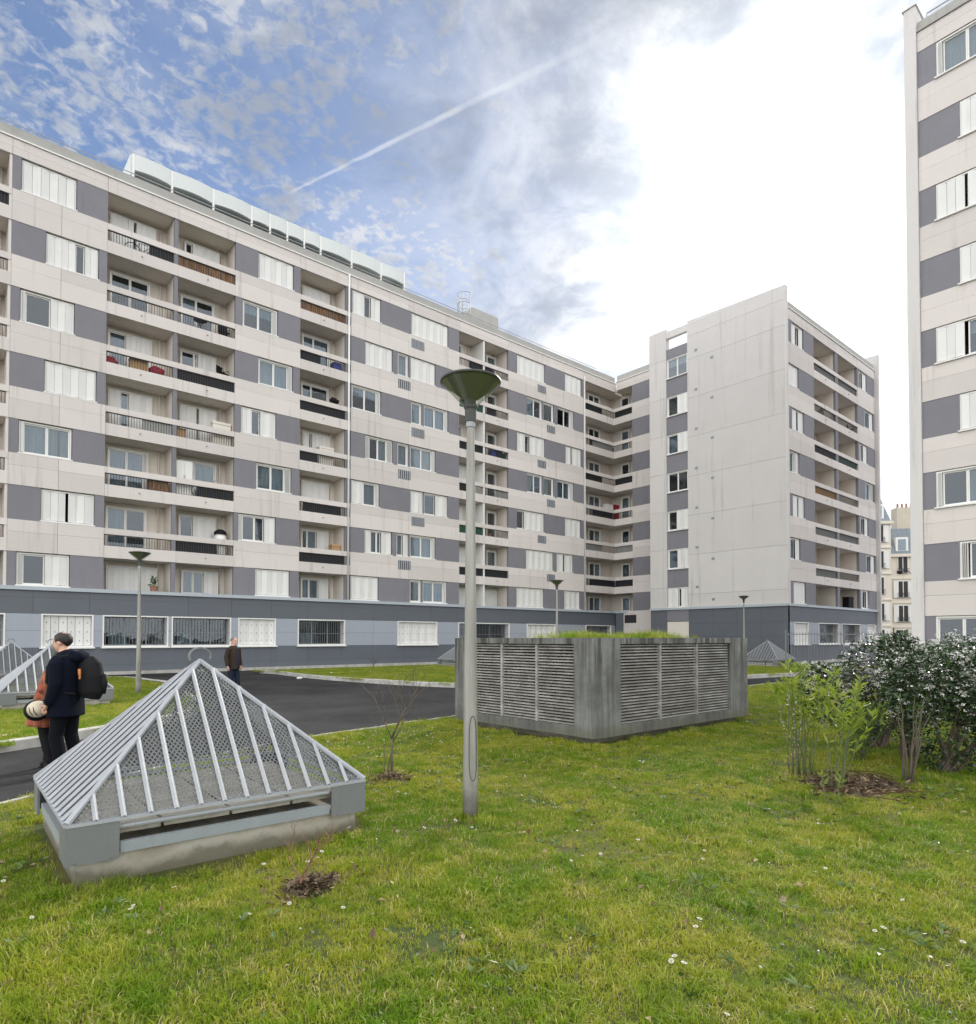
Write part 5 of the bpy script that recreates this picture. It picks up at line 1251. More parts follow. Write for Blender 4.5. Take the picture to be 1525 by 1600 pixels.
def roof_dens(x_, y_):
    q = math.hypot((x_ - BX - BW * 0.52) / 1.75, (y_ - BY - BL * 0.42) / 1.25)
    return 0 if q > 1.15 else 330 * max(0.04, (1.15 - q)) * max(0.05, 0.8 + 1.5 * mnoise.noise(Vector((x_ * 1.6, y_ * 1.6, 9))))
o = grass([(BX + .16, BY + .16), (BX + BW - .16, BY + .16), (BX + BW - .16, BY + BL - .16), (BX + .16, BY + BL - .16)], BT - 0.06, 0.1, roof_dens,
      lambda x_, y_: max(0.45, 0.85 + 0.9 * mnoise.noise(Vector((x_ * 2.2, y_ * 2.2, 2)))), 'long tufted grass growing on top of the concrete housing', NG_L)
tag(link('moss_bed', MB().box(BX + .15, BX + BW - .15, BY + .15, BY + BL - .15, BT - 0.10, BT - 0.055).mesh('moss_bed', 'lawn')), 'mossy soil filling the top of the concrete housing', 'soil', None, 'stuff')
# taller tufts in the lawn
tl = [G(955, 1455), G(640, 1330), G(150, 1395), G(165, 1385), G(1010, 1560), G(860, 1170), G(1060, 1150)]
def dens_tuft(x_, y_):
    return max([900 * math.exp(-((x_ - c.x) ** 2 + (y_ - c.y) ** 2) / (2 * 0.09 ** 2)) for c in tl])
grass([(-1, 1), (10, 1), (10, 10), (-1, 10)], 0.0, 0.08, lambda a, b: dens_tuft(a, b) if dens_tuft(a, b) > 5 else 0, lambda a, b: 0.42, 'darker longer grass tufts standing out of the near lawn', NG_L, 'grass_tufts')

# daisies, weeds and fallen leaves in the lawn
def flowers_on(pts, z, r0, label):
    V, Fc, sh = [], [], []; V2, F2 = [], []
    for (x_, y_) in pts:
        h = 0.035 + 0.025 * rng.random(); c = np.array([x_, y_, z + h]); n = 9; k0 = len(V); tilt = rng.standard_normal(2) * 0.25; rr = r0 * (0.8 + 0.4 * rng.random())
        for i in range(n):
            a = 6.283 * i / n; b = a + 0.30; e = a - 0.30
            for an, q in ((a, 0.2), (b, 0.85), (a, 1.0), (e, 0.85)):
                dx, dy = rr * q * math.cos(an), rr * q * math.sin(an); V.append((c[0] + dx, c[1] + dy, c[2] + tilt[0] * dx + tilt[1] * dy + 0.002 * q)); sh.append(rng.random())
            k = k0 + i * 4; Fc.append((k, k + 1, k + 2, k + 3))
        k = len(V2)
        for i in range(6): a = 6.283 * i / 6; V2.append((c[0] + rr * .28 * math.cos(a), c[1] + rr * .28 * math.sin(a), c[2] + 0.003))
        F2.append(tuple(range(k, k + 6)))
        k = len(V2); V2 += [(x_ - .001, y_, z), (x_ + .001, y_, z), (c[0] + .001, c[1], c[2]), (c[0] - .001, c[1], c[2])]; F2.append((k, k + 1, k + 2, k + 3))
    me = bpy.data.meshes.new('daisies'); me.from_pydata(V, [], Fc); me.materials.append(M['petal']); me.attributes.new('shade', 'FLOAT', 'POINT').data.foreach_set('value', np.array(sh, np.float32))
    o = tag(link('daisies', me), label, 'daisies', None, 'stuff'); me2 = bpy.data.meshes.new('daisy_hearts'); me2.from_pydata(V2, [], F2); me2.materials.append(M['screen_orange']); q = link('daisy_hearts', me2, o); q['kind'] = 'stuff'
def scatter_in(poly, n, clump=0.5):
    xs = [p[0] for p in poly]; ys = [p[1] for p in poly]; out = []
    while len(out) < n:
        c = (rng.uniform(min(xs), max(xs)), rng.uniform(min(ys), max(ys)))
        for q in range(1 + rng.poisson(2.2)):
            p_ = (c[0] + rng.normal(0, clump), c[1] + rng.normal(0, clump))
            if inside(poly, np.array([p_[0]]), np.array([p_[1]]))[0] and not blocked(*p_): out.append(p_)
    return out[:n]
view_poly = [(-1.5, 3), (3.5, -2), (14, -1), (14, 10.6), (5, 9.8), (0, 7.2)]
hand = [g2(*q) for q in ((551, 1318), (545, 1303), (503, 1342), (640, 1333), (636, 1331), (645, 1341), (497, 1352), (565, 1358), (550, 1359), (595, 1362), (427, 1343), (613, 1390), (452, 1424), (536, 1430), (208, 1428), (204, 1435), (1087, 1462), (1093, 1449), (1054, 1511), (1069, 1520), (1367, 1467), (1381, 1464), (1378, 1500), (1410, 1416), (1171, 1326), (1274, 1375), (1049, 1519), (663, 1303), (712, 1290), (705, 1282), (1000, 1195), (1005, 1197), (830, 1230), (860, 1215))]
pts = hand + scatter_in(view_poly, 190, 0.35) + scatter_in([(2.5, 7), (7, 8), (7, 10), (4.5, 9.6)], 110, 0.3)
flowers_on(pts, 0.0, 0.014, 'white daisies dotted over the near lawn')
flowers_on(scatter_in(LEFT_LAWN, 260, 0.5) , 0.09, 0.035, 'daisies on the lawn island behind the couple')
flowers_on(scatter_in(MID_LAWN, 260, 0.5), 0.09, 0.04, 'daisies on the lawn island before the long block')
wd = scatter_in(view_poly, 330, 0.18) + [g2(*q) for q in ((910, 1462), (920, 1468), (1130, 1505), (1140, 1512), (1235, 1425), (1470, 1335), (1480, 1340), (1450, 1325), (40, 1355), (25, 1365), (60, 1350))]
P, Dd = [], []
for (x_, y_) in wd:
    k = rng.integers(6, 11)
    for i in range(k): a = rng.random() * 6.28; P.append((x_ + .01 * math.cos(a), y_ + .01 * math.sin(a), 0.02)); Dd.append((math.cos(a), math.sin(a), 0.35 + .3 * rng.random()))
tag(leaf_cloud('broadleaf_weeds', np.array(P), np.array(Dd), 0.048, 'leaf_weed', None, 0.36, 0.15), 'pale green broad-leaved weeds and clover growing through the lawn', 'weeds', None, 'stuff')
fl = np.array(scatter_in(view_poly, 1100, 0.3)); P = np.c_[fl, np.full(len(fl), 0.030) + 0.015 * rng.random(len(fl))]; dd = rdir(len(P)); dd[:, 2] *= 0.3
tag(leaf_cloud('fallen_leaves', P, dd, 0.042, 'dead_leaf', None, 0.55, 0.3, sizevar=0.4), 'dry brown fallen leaves lying in the lawn', 'leaves', None, 'stuff')
mo = np.array(scatter_in(view_poly, 16000, 0.10)); P = np.c_[mo, np.full(len(mo), 0.012)]; dd = rdir(len(P)); dd[:, 2] = np.abs(dd[:, 2]) * 0.5
tag(leaf_cloud('clover', P, dd, 0.022, 'leaf_mid', None, 0.8, 0.1), 'small clover leaves between the grass blades', 'clover', None, 'stuff')
# ------------------------------------------------------------------ people
def skin_mat(name, c): painted(name, c, 0.55, 0.08, 0.0, 12.0, streak=False)
skin_mat('skin', (0.62, 0.36, 0.26)); skin_mat('hair_dark', (0.018, 0.014, 0.012)); skin_mat('hair_grey', (0.16, 0.14, 0.13))
painted('coat_navy', (0.005, 0.007, 0.015), 0.9, 0.35, 0.0, 8.0, streak=False, spec=0.12); painted('trousers_dark', (0.006, 0.007, 0.010), 0.9, 0.3, 0.0, 8.0, streak=False, spec=0.12)
painted('jeans', (0.018, 0.024, 0.045), 0.8, 0.3, 0.0, 8.0, streak=False, spec=0.12); painted('jacket_brown', (0.040, 0.030, 0.024), 0.7, 0.3, 0.0, 8.0, streak=False, spec=0.12)
painted('shirt_blue', (0.03, 0.04, 0.10), 0.8, 0.3, 0.0, 8.0, streak=False, spec=0.12); painted('cream', (0.60, 0.52, 0.40), 0.35, 0.06, 0.0, 4.0, streak=False)
painted('tag_orange', (0.55, 0.20, 0.06), 0.6, 0.2, 0.0, streak=False)
def plaid(N):
    co = N.a('ShaderNodeTexCoord').outputs['Object']; sx = N.a('ShaderNodeSeparateXYZ', {0: co})
    f = lambda v, s: N.step(N.m('ABSOLUTE', N.m('SUBTRACT', N.m('FRACT', N.m('MULTIPLY', v, s)), 0.5)), 0.22, 0.34)
    col = N.mix(N.m('MULTIPLY', f(sx.outputs[2], 9.0), 0.55), rgb(0.30, 0.075, 0.035), rgb(0.12, 0.035, 0.03))
    col = N.mix(N.m('MULTIPLY', f(N.m('ADD', sx.outputs[0], sx.outputs[1]), 9.0), 0.45), col, rgb(0.42, 0.20, 0.11))
    return pbr(N, col, 0.9, N.noise(co, 60, 3), 0.004)
mat('plaid', plaid)
def remeshed(b, name, matn, vox, parent=None, smooth=8, loc=(0, 0, 0), rz=0.0):
    me = b.mesh(name + '_raw'); o = bpy.data.objects.new(name + '_raw', me); COL.objects.link(o)
    bm = bmesh.new(); bm.from_mesh(me); bmesh.ops.recalc_face_normals(bm, faces=bm.faces); bm.to_mesh(me); bm.free()
    r = o.modifiers.new('r', 'REMESH'); r.mode = 'VOXEL'; r.voxel_size = vox; r.use_smooth_shade = True
    if smooth: s_ = o.modifiers.new('s', 'SMOOTH'); s_.factor = 0.5; s_.iterations = smooth
    bpy.context.view_layer.update(); dg = bpy.context.evaluated_depsgraph_get()
    nm = bpy.data.meshes.new_from_object(o.evaluated_get(dg)); nm.name = name
    bpy.data.objects.remove(o); bpy.data.meshes.remove(me); nm.materials.clear(); nm.materials.append(M[matn])
    nm.polygons.foreach_set('use_smooth', [True] * len(nm.polygons))
    return link(name, nm, parent, loc, rz)
def hand(b, wr, d, side, L=0.175):
    """palm, four unequal bent fingers and a thumb; d: direction of the hand from the wrist"""
    d = Vector(d).normalized(); lat = Vector((1, 0, 0)) if abs(d.x) < 0.8 else Vector((0, 0, 1)); lat = (lat - d * lat.dot(d)).normalized(); nn = d.cross(lat)
    wr = Vector(wr); b.tube([tuple(wr), tuple(wr + d * 0.05), tuple(wr + d * 0.085)], [(0.026, 0.018), (0.040, 0.016), (0.038, 0.013)], 8)
    for i, l in enumerate((0.070, 0.080, 0.075, 0.058)):
        q = wr + d * 0.08 + lat * (0.028 - 0.0187 * i); b.tube([tuple(q), tuple(q + d * l * .5 + nn * 0.008 * side), tuple(q + d * l * .85 + nn * 0.028 * side)], [0.0095, 0.009, 0.007], 6)
    q = wr + d * 0.03 + lat * 0.03; b.tube([tuple(q), tuple(q + d * 0.035 + lat * 0.026), tuple(q + d * 0.065 + lat * 0.022 + nn * .012 * side)], [0.012, 0.011, 0.008], 6)
def head(b, c, s=1.0, tilt=0.0):
    """skull, jaw, nose, brow, lips, chin and ears of a head facing +x"""
    T_ = Matrix.Translation(Vector(c)) @ Matrix.Rotation(tilt, 4, 'Y') @ Matrix.Scale(s, 4); h = MB()
    h.ball((-.008, 0, .03), (.098, .076, .092), 16, 12); h.ball((.022, 0, -.035), (.066, .060, .080), 14, 10)
    h.ball((.052, 0, -.092), (.030, .030, .022), 10, 8)
    h.tube([(.085, 0, .012), (.100, 0, -.012), (.108, 0, -.030), (.088, 0, -.038)], [.010, .012, .015, .010], 8)
    h.ball((.080, 0, .020), (.016, .050, .010)); h.ball((.081, 0, -.060), (.012, .024, .008)); h.ball((.079, 0, -.070), (.012, .021, .008))
    for s_ in (-1, 1): h.ball((-.012, s_ * .076, -.012), (.021, .010, .034), 10, 8); h.ball((.072, s_ * .030, .003), (.012, .014, .008), 8, 6)
    h.tube([(-.012, 0, -.06), (-.030, 0, -.16)], [.052, .058], 12)
    h.xf(T_); b.add(h.v, h.f); return T_
def eyes(parent, T_):
    for s_ in (-1, 1): link('eye', MB().ball((.080, s_ * .030, .003), (.006, .010, .005), 8, 6).xf(T_).mesh('eye', 'black_plastic', True), parent)
    for s_ in (-1, 1): link('eyebrow', MB().tube([(.088, s_ * .014, .022), (.086, s_ * .032, .027), (.074, s_ * .048, .020)], .004, 5).xf(T_).mesh('eyebrow', 'hair_dark', True), parent)
def leg(b, hip, knee, ank, r): b.tube([hip, [(hip[i] + knee[i]) / 2 for i in range(3)], knee, [(knee[i] * .45 + ank[i] * .55) for i in range(3)], ank], r, 12)
def shoe(parent, a, m, l=0.26):
    b = MB(); b.tube([(a[0] - .07, a[1], .035), (a[0] - .03, a[1], .05), (a[0] + .06, a[1], .045), (a[0] + l * .5, a[1], .033), (a[0] + l * .66, a[1], .025)], [(.030, .034), (.050, .04), (.045, .043), (.032, .045), (.014, .03)], 10)
    b.box(a[0] - .085, a[0] + l * .66, a[1] - .036, a[1] + .036, 0.0, .016); return link('shoe', b.mesh('shoe', m, True), parent)

yaw_left = math.atan2(math.cos(HEAD), -math.sin(HEAD))       # facing the left of the picture
# -- the man with the backpack
mp = at_depth(103, 1100, 7.95)
mz = -0.03
man = None
b = MB()
T_ = head(b, (0.06, 0, 1.60), 1.0, 0.12)
b.tube([(0, 0, .80), (0, 0, 1.05), (-.01, 0, 1.30), (0.0, 0, 1.42), (0.035, 0, 1.50)], [(.15, .11), (.16, .11), (.18, .12), (.12, .09), (.06, .06)], 14)
LG_ = (((-.02, .09, .86), (.05, .10, .47), (-.02, .10, .09)), ((0, -.09, .86), (.00, -.10, .47), (-.10, -.10, .09)))
for l_ in LG_: leg(b, *l_, [.085, .075, .058, .055, .042])
for s_ in (-1, 1): b.tube([(0, s_ * .16, 1.40), (-.01, s_ * .22, 1.33), (-.03, s_ * .25, 1.10), (.06, s_ * .24, .87)], [.05, .052, .044, .03], 10); hand(b, (.06, s_ * .24, .87), (.45, 0, -.9), s_)
man = remeshed(b, 'person', 'skin', 0.0085, None, 5, (mp.x, mp.y, mz), yaw_left)
tag(man, 'balding man in a dark navy hooded coat seen in profile, wearing a backpack', 'person')
b = MB(); b.tube([(0, 0, .70), (0, 0, .80), (0, 0, 1.0), (-.01, 0, 1.2), (-.015, 0, 1.34), (0, 0, 1.42), (.03, 0, 1.49)], [(.245, .185), (.245, .18), (.235, .17), (.24, .165), (.225, .15), (.16, .12), (.085, .09)], 20)
for s_ in (-1, 1): b.tube([(0, s_ * .15, 1.39), (-.015, s_ * .225, 1.33), (-.04, s_ * .265, 1.10), (.02, s_ * .255, .92), (.055, s_ * .245, .87)], [.08, .085, .072, .062, .058], 12)
b.ball((-.14, 0, 1.42), (.12, .15, .075), 14, 10); b.tube([(-.10, .10, 1.47), (-.20, .06, 1.44), (-.20, -.06, 1.44), (-.10, -.10, 1.47)], .045, 8)
remeshed(b, 'coat', 'coat_navy', 0.012, man, 4)
b = MB()
for l_ in LG_: leg(b, *[tuple(q) for q in l_], [.105, .095, .078, .075, .070])
b.tube([(0, 0, .80), (0, 0, .92)], [(.17, .125), (.16, .12)], 14)
remeshed(b, 'trousers', 'trousers_dark', 0.012, man, 3)
for l_ in LG_: shoe(man, (l_[2][0], l_[2][1]), 'black_plastic')
b = MB(); b.ball((-.022, 0, .040), (.105, .084, .085), 28, 22)
hm = b.mesh('hair', 'hair_dark', True); bm = bmesh.new(); bm.from_mesh(hm)
def keep_hair(c):   # sides, back and a thin front fringe; bald on top
    if c.z < -.035 and c.x > -.045: return False
    if c.z < 0.0 and c.x > 0.005: return False
    if c.x > .060 and c.z < .072: return False
    return not (c.z > .085 and (c.x + .055) ** 2 + c.y ** 2 < .045 ** 2)
bmesh.ops.delete(bm, geom=[f for f in bm.faces if not keep_hair(f.calc_center_median())], context='FACES')
g = bmesh.ops.extrude_face_region(bm, geom=bm.faces[:]); [setattr(v, 'co', v.co * 0.93) for v in g['geom'] if isinstance(v, bmesh.types.BMVert)]
for v in bm.verts: v.co = T_ @ (v.co + Vector((random.gauss(0, .0022), random.gauss(0, .0022), random.gauss(0, .0022) - (.02 if v.co.x < -.06 and v.co.z < .02 else 0))))
bmesh.ops.recalc_face_normals(bm, faces=bm.faces); bm.to_mesh(hm); bm.free(); link('hair', hm, man); eyes(man, T_)
bk = Vector((math.cos(yaw_left), math.sin(yaw_left), 0)) * 0.045; bp = tag(link('backpack', None, None, (mp.x + bk.x, mp.y + bk.y, mz), yaw_left), 'black rucksack with an orange tag on the back of the man in navy', 'backpack')
b = MB(); b.tube([(-.335, 0, .92), (-.35, 0, 1.0), (-.35, 0, 1.18), (-.33, 0, 1.32), (-.29, 0, 1.40)], [(.085, .12), (.115, .15), (.12, .155), (.095, .14), (.05, .09)], 16); remeshed(b, 'bag', 'black_plastic', 0.012, bp, 4)
b = MB(); b.tube([(-.44, 0, .98), (-.455, 0, 1.10), (-.44, 0, 1.2)], [(.03, .09), (.035, .10), (.025, .09)], 12); link('pocket', b.mesh('pocket', 'black_plastic', True), bp)
for s_ in (-1, 1): link('strap', MB().tube([(-.24, s_ * .10, 1.38), (-.14, s_ * .12, 1.44), (-.02, s_ * .15, 1.42), (.08, s_ * .16, 1.30), (.06, s_ * .20, 1.12), (-.08, s_ * .20, 1.0), (-.24, s_ * .13, .98)], .018, 6).mesh('strap', 'black_plastic', True), bp)
link('tag', MB().tube([(-.30, .155, 1.28), (-.31, .162, 1.22), (-.31, .16, 1.16)], [.018, .015, .010], 6).mesh('tag', 'tag_orange'), bp)
# -- the woman behind him, leaning in
wp = at_depth(74, 1100, 8.25); wz = -0.03
b = MB(); Tw = head(b, (.20, 0, 1.40), 0.94, 0.15)
b.tube([(0, 0, .75), (.04, 0, 1.0), (.12, 0, 1.2), (.17, 0, 1.30)], [(.13, .11), (.11, .10), (.14, .10), (.055, .055)], 14)
LW = (((0, .08, .80), (.01, .08, .44), (-.05, .08, .09)), ((0, -.08, .80), (.02, -.08, .44), (.10, -.07, .09)))
for l_ in LW: leg(b, *l_, [.08, .07, .052, .052, .036])
armA = [(.11, .14, 1.20), (.02, .20, 1.06), (-.04, .21, .97), (.10, .19, .88)]; armB = [(.12, -.14, 1.20), (.10, -.22, 1.0), (.22, -.16, .92)]
b.tube(armA, [.045, .042, .04, .028], 10); b.tube(armB, [.045, .04, .028], 10); hand(b, armA[-1], (.3, 0, -.95), 1); hand(b, armB[-1], (.9, .3, -.3), -1)
wom = tag(remeshed(b, 'person', 'skin', 0.0085, None, 5, (wp.x, wp.y, wz), yaw_left + math.pi), 'woman in a rust-red plaid coat and black tights, mostly hidden behind the man', 'person')
b = MB(); b.tube([(-.02, 0, .55), (0, 0, .75), (.04, 0, 1.0), (.11, 0, 1.18), (.155, 0, 1.26), (.17, 0, 1.30)], [(.235, .21), (.195, .175), (.155, .14), (.155, .15), (.10, .10), (.07, .07)], 18)
b.tube(armA[:-1] + [(.08, .195, .895)], [.075, .07, .065, .055], 12); b.tube(armB, [.07, .062, .05], 12); remeshed(b, 'coat', 'plaid', 0.012, wom, 4)
b = MB()
for l_ in LW: leg(b, *l_, [.088, .078, .060, .060, .048])
remeshed(b, 'tights', 'black_plastic', 0.011, wom, 3)
for l_ in LW: shoe(wom, (l_[2][0], l_[2][1]), 'black_plastic', 0.23)
b = MB(); b.ball((-.03, 0, .025), (.110, .090, .105), 16, 12); b.ball((-.07, 0, -.06), (.06, .08, .09), 12, 10); link('hair', b.xf(Tw).mesh('hair', 'hair_dark', True), wom); eyes(wom, Tw)
hp = at_depth(57, 1110, 7.9); Rv = Vector((math.sin(HEAD), -math.cos(HEAD), 0))
he = tag(link('motorcycle_helmet', None, None, (hp.x, hp.y, hp.z), yaw_left), 'cream and black motorcycle helmet hanging from the woman\'s hand', 'helmet')
b = MB().ball((0, 0, 0), (.140, .115, .128), 24, 16); link('shell', b.mesh('shell', 'black_plastic', True), he)
b = MB().ball((-.022, .014, .010), (.122, .114, .112), 24, 16); link('crown_cover', b.mesh('crown_cover', 'cream', True), he)
for q in (-.07, -.02, .03): link('slot', MB().tube([(q - .02, .128 - abs(q) * .2, -.05), (q + .01, .131, .0), (q + .03, .118, .05)], .0045, 5).mesh('slot', 'black_plastic'), he)
link('chin_strap', MB().tube([(-.05, -.03, .10), (-.08, -.06, .15), (-.11, -.08, .155), (-.13, -.03, .11)], .010, 6).mesh('chin_strap', 'black_plastic', True), he)
# -- the man walking on the drive
fp = G(364, 1087, -.03); yaw_f = math.atan2(-fp.y, -fp.x) + 0.75
b = MB(); Tf = head(b, (.03, 0, 1.56), 1.0, 0.0)
b.tube([(0, 0, .85), (0, 0, 1.1), (0, 0, 1.3), (0, 0, 1.40), (.01, 0, 1.46)], [(.12, .15), (.12, .15), (.12, .17), (.09, .13), (.055, .055)], 14)
LF = (((0, .09, .86), (.07, .09, .46), (.10, .09, .09)), ((0, -.09, .86), (.02, -.09, .46), (-.14, -.09, .12)))
for l_ in LF: leg(b, *l_, [.085, .075, .058, .055, .042])
aF = {s_: [(0, s_ * .17, 1.36), (-.02, s_ * .23, 1.1), (.04, s_ * .24, .86)] for s_ in (-1, 1)}
for s_ in (-1, 1): b.tube(aF[s_], [.05, .045, .03], 10); hand(b, aF[s_][-1], (.2, 0, -1), s_)
far = tag(remeshed(b, 'person', 'skin', 0.010, None, 4, (fp.x, fp.y, -.03), yaw_f), 'man in a brown jacket and jeans walking on the asphalt drive', 'person')
b = MB(); b.tube([(0, 0, .76), (0, 0, .95), (0, 0, 1.2), (0, 0, 1.36), (.0, 0, 1.44)], [(.165, .20), (.16, .19), (.16, .195), (.13, .17), (.085, .085)], 18)
for s_ in (-1, 1): b.tube(aF[s_], [.078, .07, .056], 12)
remeshed(b, 'jacket', 'jacket_brown', 0.012, far, 3)
link('shirt', MB().tube([(.150, 0, .80), (.158, 0, 1.1), (.140, 0, 1.30), (.09, 0, 1.42)], [(.022, .06), (.022, .055), (.022, .05), (.02, .04)], 8).mesh('shirt', 'shirt_blue', True), far)
b = MB()
for l_ in LF: leg(b, *l_, [.10, .088, .074, .07, .066])
b.tube([(0, 0, .78), (0, 0, .92)], [(.125, .165), (.12, .16)], 14); remeshed(b, 'trousers', 'jeans', 0.012, far, 3)
for l_ in LF: shoe(far, (l_[2][0], l_[2][1]), 'black_plastic')
hm = MB().ball((-.022, 0, .040), (.103, .083, .085), 16, 12).mesh('hair', 'hair_grey', True); bm = bmesh.new(); bm.from_mesh(hm)
bmesh.ops.delete(bm, geom=[f for f in bm.faces if (lambda c: (c.z < 0 and c.x > -.03) or (c.x > .06 and c.z < .07))(f.calc_center_median())], context='FACES')
for v in bm.verts: v.co = Tf @ v.co
bm.to_mesh(hm); bm.free(); link('hair', hm, far); eyes(far, Tf)

# ------------------------------------------------------------------ things left on the balconies
def on_balc(px, k, y=0.7):
    """floor point of a balcony of the long block, under the pixel column px"""
    z = zt(k) - BH - 0.80; return Vector((Xat(px, z + 0.5, D + y), D + y, z))
def garden_chair(p, label, m='black_plastic', rz=0.0, n='garden_chair'):
    r = thing(n, label, 'chair', p, rz, 'chairs on the balconies')
    link('seat', bevel(MB().box(-.22, .22, -.22, .22, .42, .45).mesh('seat', m), .01, 1), r); link('backrest', bevel(MB().box(-.22, .22, .20, .24, .50, .88).mesh('backrest', m), .01, 1), r)
    for sx in (-1, 1):
        for sy in (-1, 1): link('leg', MB().tube([(sx * .2, sy * .19, .43), (sx * .22, sy * .22, 0)], .016, 6).mesh('leg', m), r)
        link('armrest', MB().tube([(sx * .22, -.2, .43), (sx * .24, -.18, .65), (sx * .23, .22, .66)], .016, 6).mesh('armrest', m), r)
def bistro_table(p, label, m='black_metal'):
    r = thing('bistro_table', label, 'table', p, 0, 'small tables on the balconies')
    link('table_top', MB().lathe([(0, .715), (.32, .715), (.32, .74), (0, .74)], 20).mesh('table_top', m), r)
    for q in range(3): a = 2.1 * q; link('leg', MB().tube([(.18 * math.cos(a), .18 * math.sin(a), .715), (-.2 * math.cos(a), -.2 * math.sin(a), 0)], .014, 6).mesh('leg', m), r)
def bicycle(p, label, rz=0.0):
    r = thing('bicycle', label, 'bicycle', p, rz)
    for xx in (-.5, .5):
        w = link('wheel', MB().tube([(xx + .33 * math.cos(t), 0, .34 + .33 * math.sin(t)) for t in [6.2832 * q / 24 for q in range(25)]], .018, 6, cap=False).mesh('wheel', 'black_plastic'), r)
        sp = MB()
        for q in range(8): a = .785 * q; sp.tube([(xx, 0, .34), (xx + .32 * math.cos(a), 0, .34 + .32 * math.sin(a))], .003, 4)
        link('spokes', sp.mesh('spokes', 'galv'), w)
    fr_ = MB()
    for a, c in (((-.5, .34), (-.12, .33)), ((-.12, .33), (-.22, .82)), ((-.5, .34), (-.2, .75)), ((-.12, .33), (.34, .76)), ((-.2, .75), (.34, .80)), ((.5, .34), (.32, .95))): fr_.tube([(a[0], 0, a[1]), (c[0], 0, c[1])], .016, 6)
    link('frame', fr_.mesh('frame', 'old_grey_paint'), r); link('saddle', MB().ball((-.23, 0, .86), (.13, .06, .03)).mesh('saddle', 'black_plastic', True), r); link('handlebar', MB().tube([(.28, -.25, .98), (.32, 0, .96), (.28, .25, .98)], .014, 6).mesh('handlebar', 'galv'), r)
def storage(p, label, w, d_, h, m, name='storage_box', cat='box'):
    r = thing(name, label, cat, p)
    link('body', bevel(MB().box(-w / 2, w / 2, -d_ / 2, d_ / 2, 0, h * .88).mesh('body', m), .015, 1), r); link('lid', bevel(MB().box(-w / 2 - .015, w / 2 + .015, -d_ / 2 - .015, d_ / 2 + .015, h * .885, h).mesh('lid', m), .012, 1), r)
def cabinet(p, label, w, d_, h, m='white_paint'):
    r = thing('balcony_cabinet', label, 'cabinet', p)
    link('body', MB().box(-w / 2, w / 2, -d_ / 2 + .02, d_ / 2, 0, h).mesh('body', m), r)
    for s_ in (-1, 1): dd_ = link('door', MB().box(*sorted((s_ * .005, s_ * (w / 2 - .01))), -d_ / 2, -d_ / 2 + .018, .04, h - .03).mesh('door', m), r); link('handle', MB().box(*sorted((s_ * .02, s_ * .035)), -d_ / 2 - .02, -d_ / 2, h * .5, h * .6).mesh('handle', 'galv'), dd_)
def barrel(p, label):
    r = thing('barrel', label, 'barrel', p); link('drum', MB().lathe([(0, 0), (.26, 0), (.30, .3), (.30, .9), (.26, 1.12), (0, 1.14)], 20).mesh('drum', 'white_paint', True), r); link('cover', MB().lathe([(.31, 1.10), (.30, 1.24), (.16, 1.36), (0, 1.38)], 16).mesh('cover', 'black_plastic', True), r)
def potted(p, label, s=1.0, m='plant_green'):
    r = thing('potted_plant', label, 'plant', p, 0, 'potted plants on the balconies')
    link('pot', MB().lathe([(0, 0), (.11 * s, 0), (.15 * s, .24 * s), (.16 * s, .26 * s), (.13 * s, .26 * s), (0, .22 * s)], 14).mesh('pot', 'clay'), r)
    n = 90; P = np.c_[rng.normal(0, .05, n), rng.normal(0, .05, n), .25 + .35 * rng.random(n)] * s; leaf_cloud('foliage', P, rdir(n, .7), .13 * s, 'leaf_mid', r, .35)
def parasol_folded(p, label):
    r = thing('folded_parasol', label, 'parasol', p); link('pole', MB().tube([(0, 0, 0), (0, 0, 2.0)], .018, 6).mesh('pole', 'galv'), r); link('canopy', MB().lathe([(.02, .9), (.09, 1.0), (.07, 1.6), (.015, 1.98)], 10).mesh('canopy', 'cream', True), r)
    link('foot', MB().lathe([(0, 0), (.22, 0), (.2, .06), (0, .07)], 16).mesh('foot', 'black_plastic'), r)
def sack(p, label, m, s=0.3):
    b = MB().ball((0, 0, s * .8), (s, s * .75, s * .85), 12, 10); me = b.mesh('bundle', m, True)
    for v in me.vertices: v.co += v.normal * .11 * mnoise.noise(v.co * 6 + Vector(p)); v.co.z *= .85
    me.update(); tag(link('bundle', me, None, p), label, 'bundle')
bicycle(on_balc(225, 7), 'black bicycle on the top balcony of the wide balcony column nearest the picture edge')
bistro_table(on_balc(313, 6), 'round black table on the sixth-floor balcony below the bamboo screen')
garden_chair(on_balc(350, 6), 'black chair beside the round table two floors below the roof')
storage(on_balc(216, 5, .5), 'wicker basket on the balcony with red cloths', .75, .4, .62, 'card', 'wicker_basket', 'basket')
sack(on_balc(172, 5, .4), 'dark red bundle at one end of the basket balcony', 'red_stuff', .3)
sack(on_balc(245, 5, .4), 'crimson blanket heap at the other end of the basket balcony', 'red_stuff', .34)
p = on_balc(348, 5, .35); p.z += 0.5; garden_chair(p, 'black chair stacked high above the black screen on the third column', rz=0.6)
storage(on_balc(345, 4, .5), 'pale cream panel box on the middle-floor balcony', .9, .35, 1.25, 'door_cream')
storage(on_balc(281, 4, .4), 'brown cardboard box behind the railing bars', .5, .35, .5, 'card')
storage(on_balc(246, 3, .4), 'tan wicker chest behind the railing under the dark curtained door', .85, .45, .56, 'bamboo', 'wicker_chest', 'chest')
cabinet(on_balc(286, 3, .6), 'white double-door cabinet standing on a balcony', .75, .45, 1.75)
bicycle(on_balc(325, 3, .4), 'bicycle crowded among clutter beside the white cabinet', 0.15)
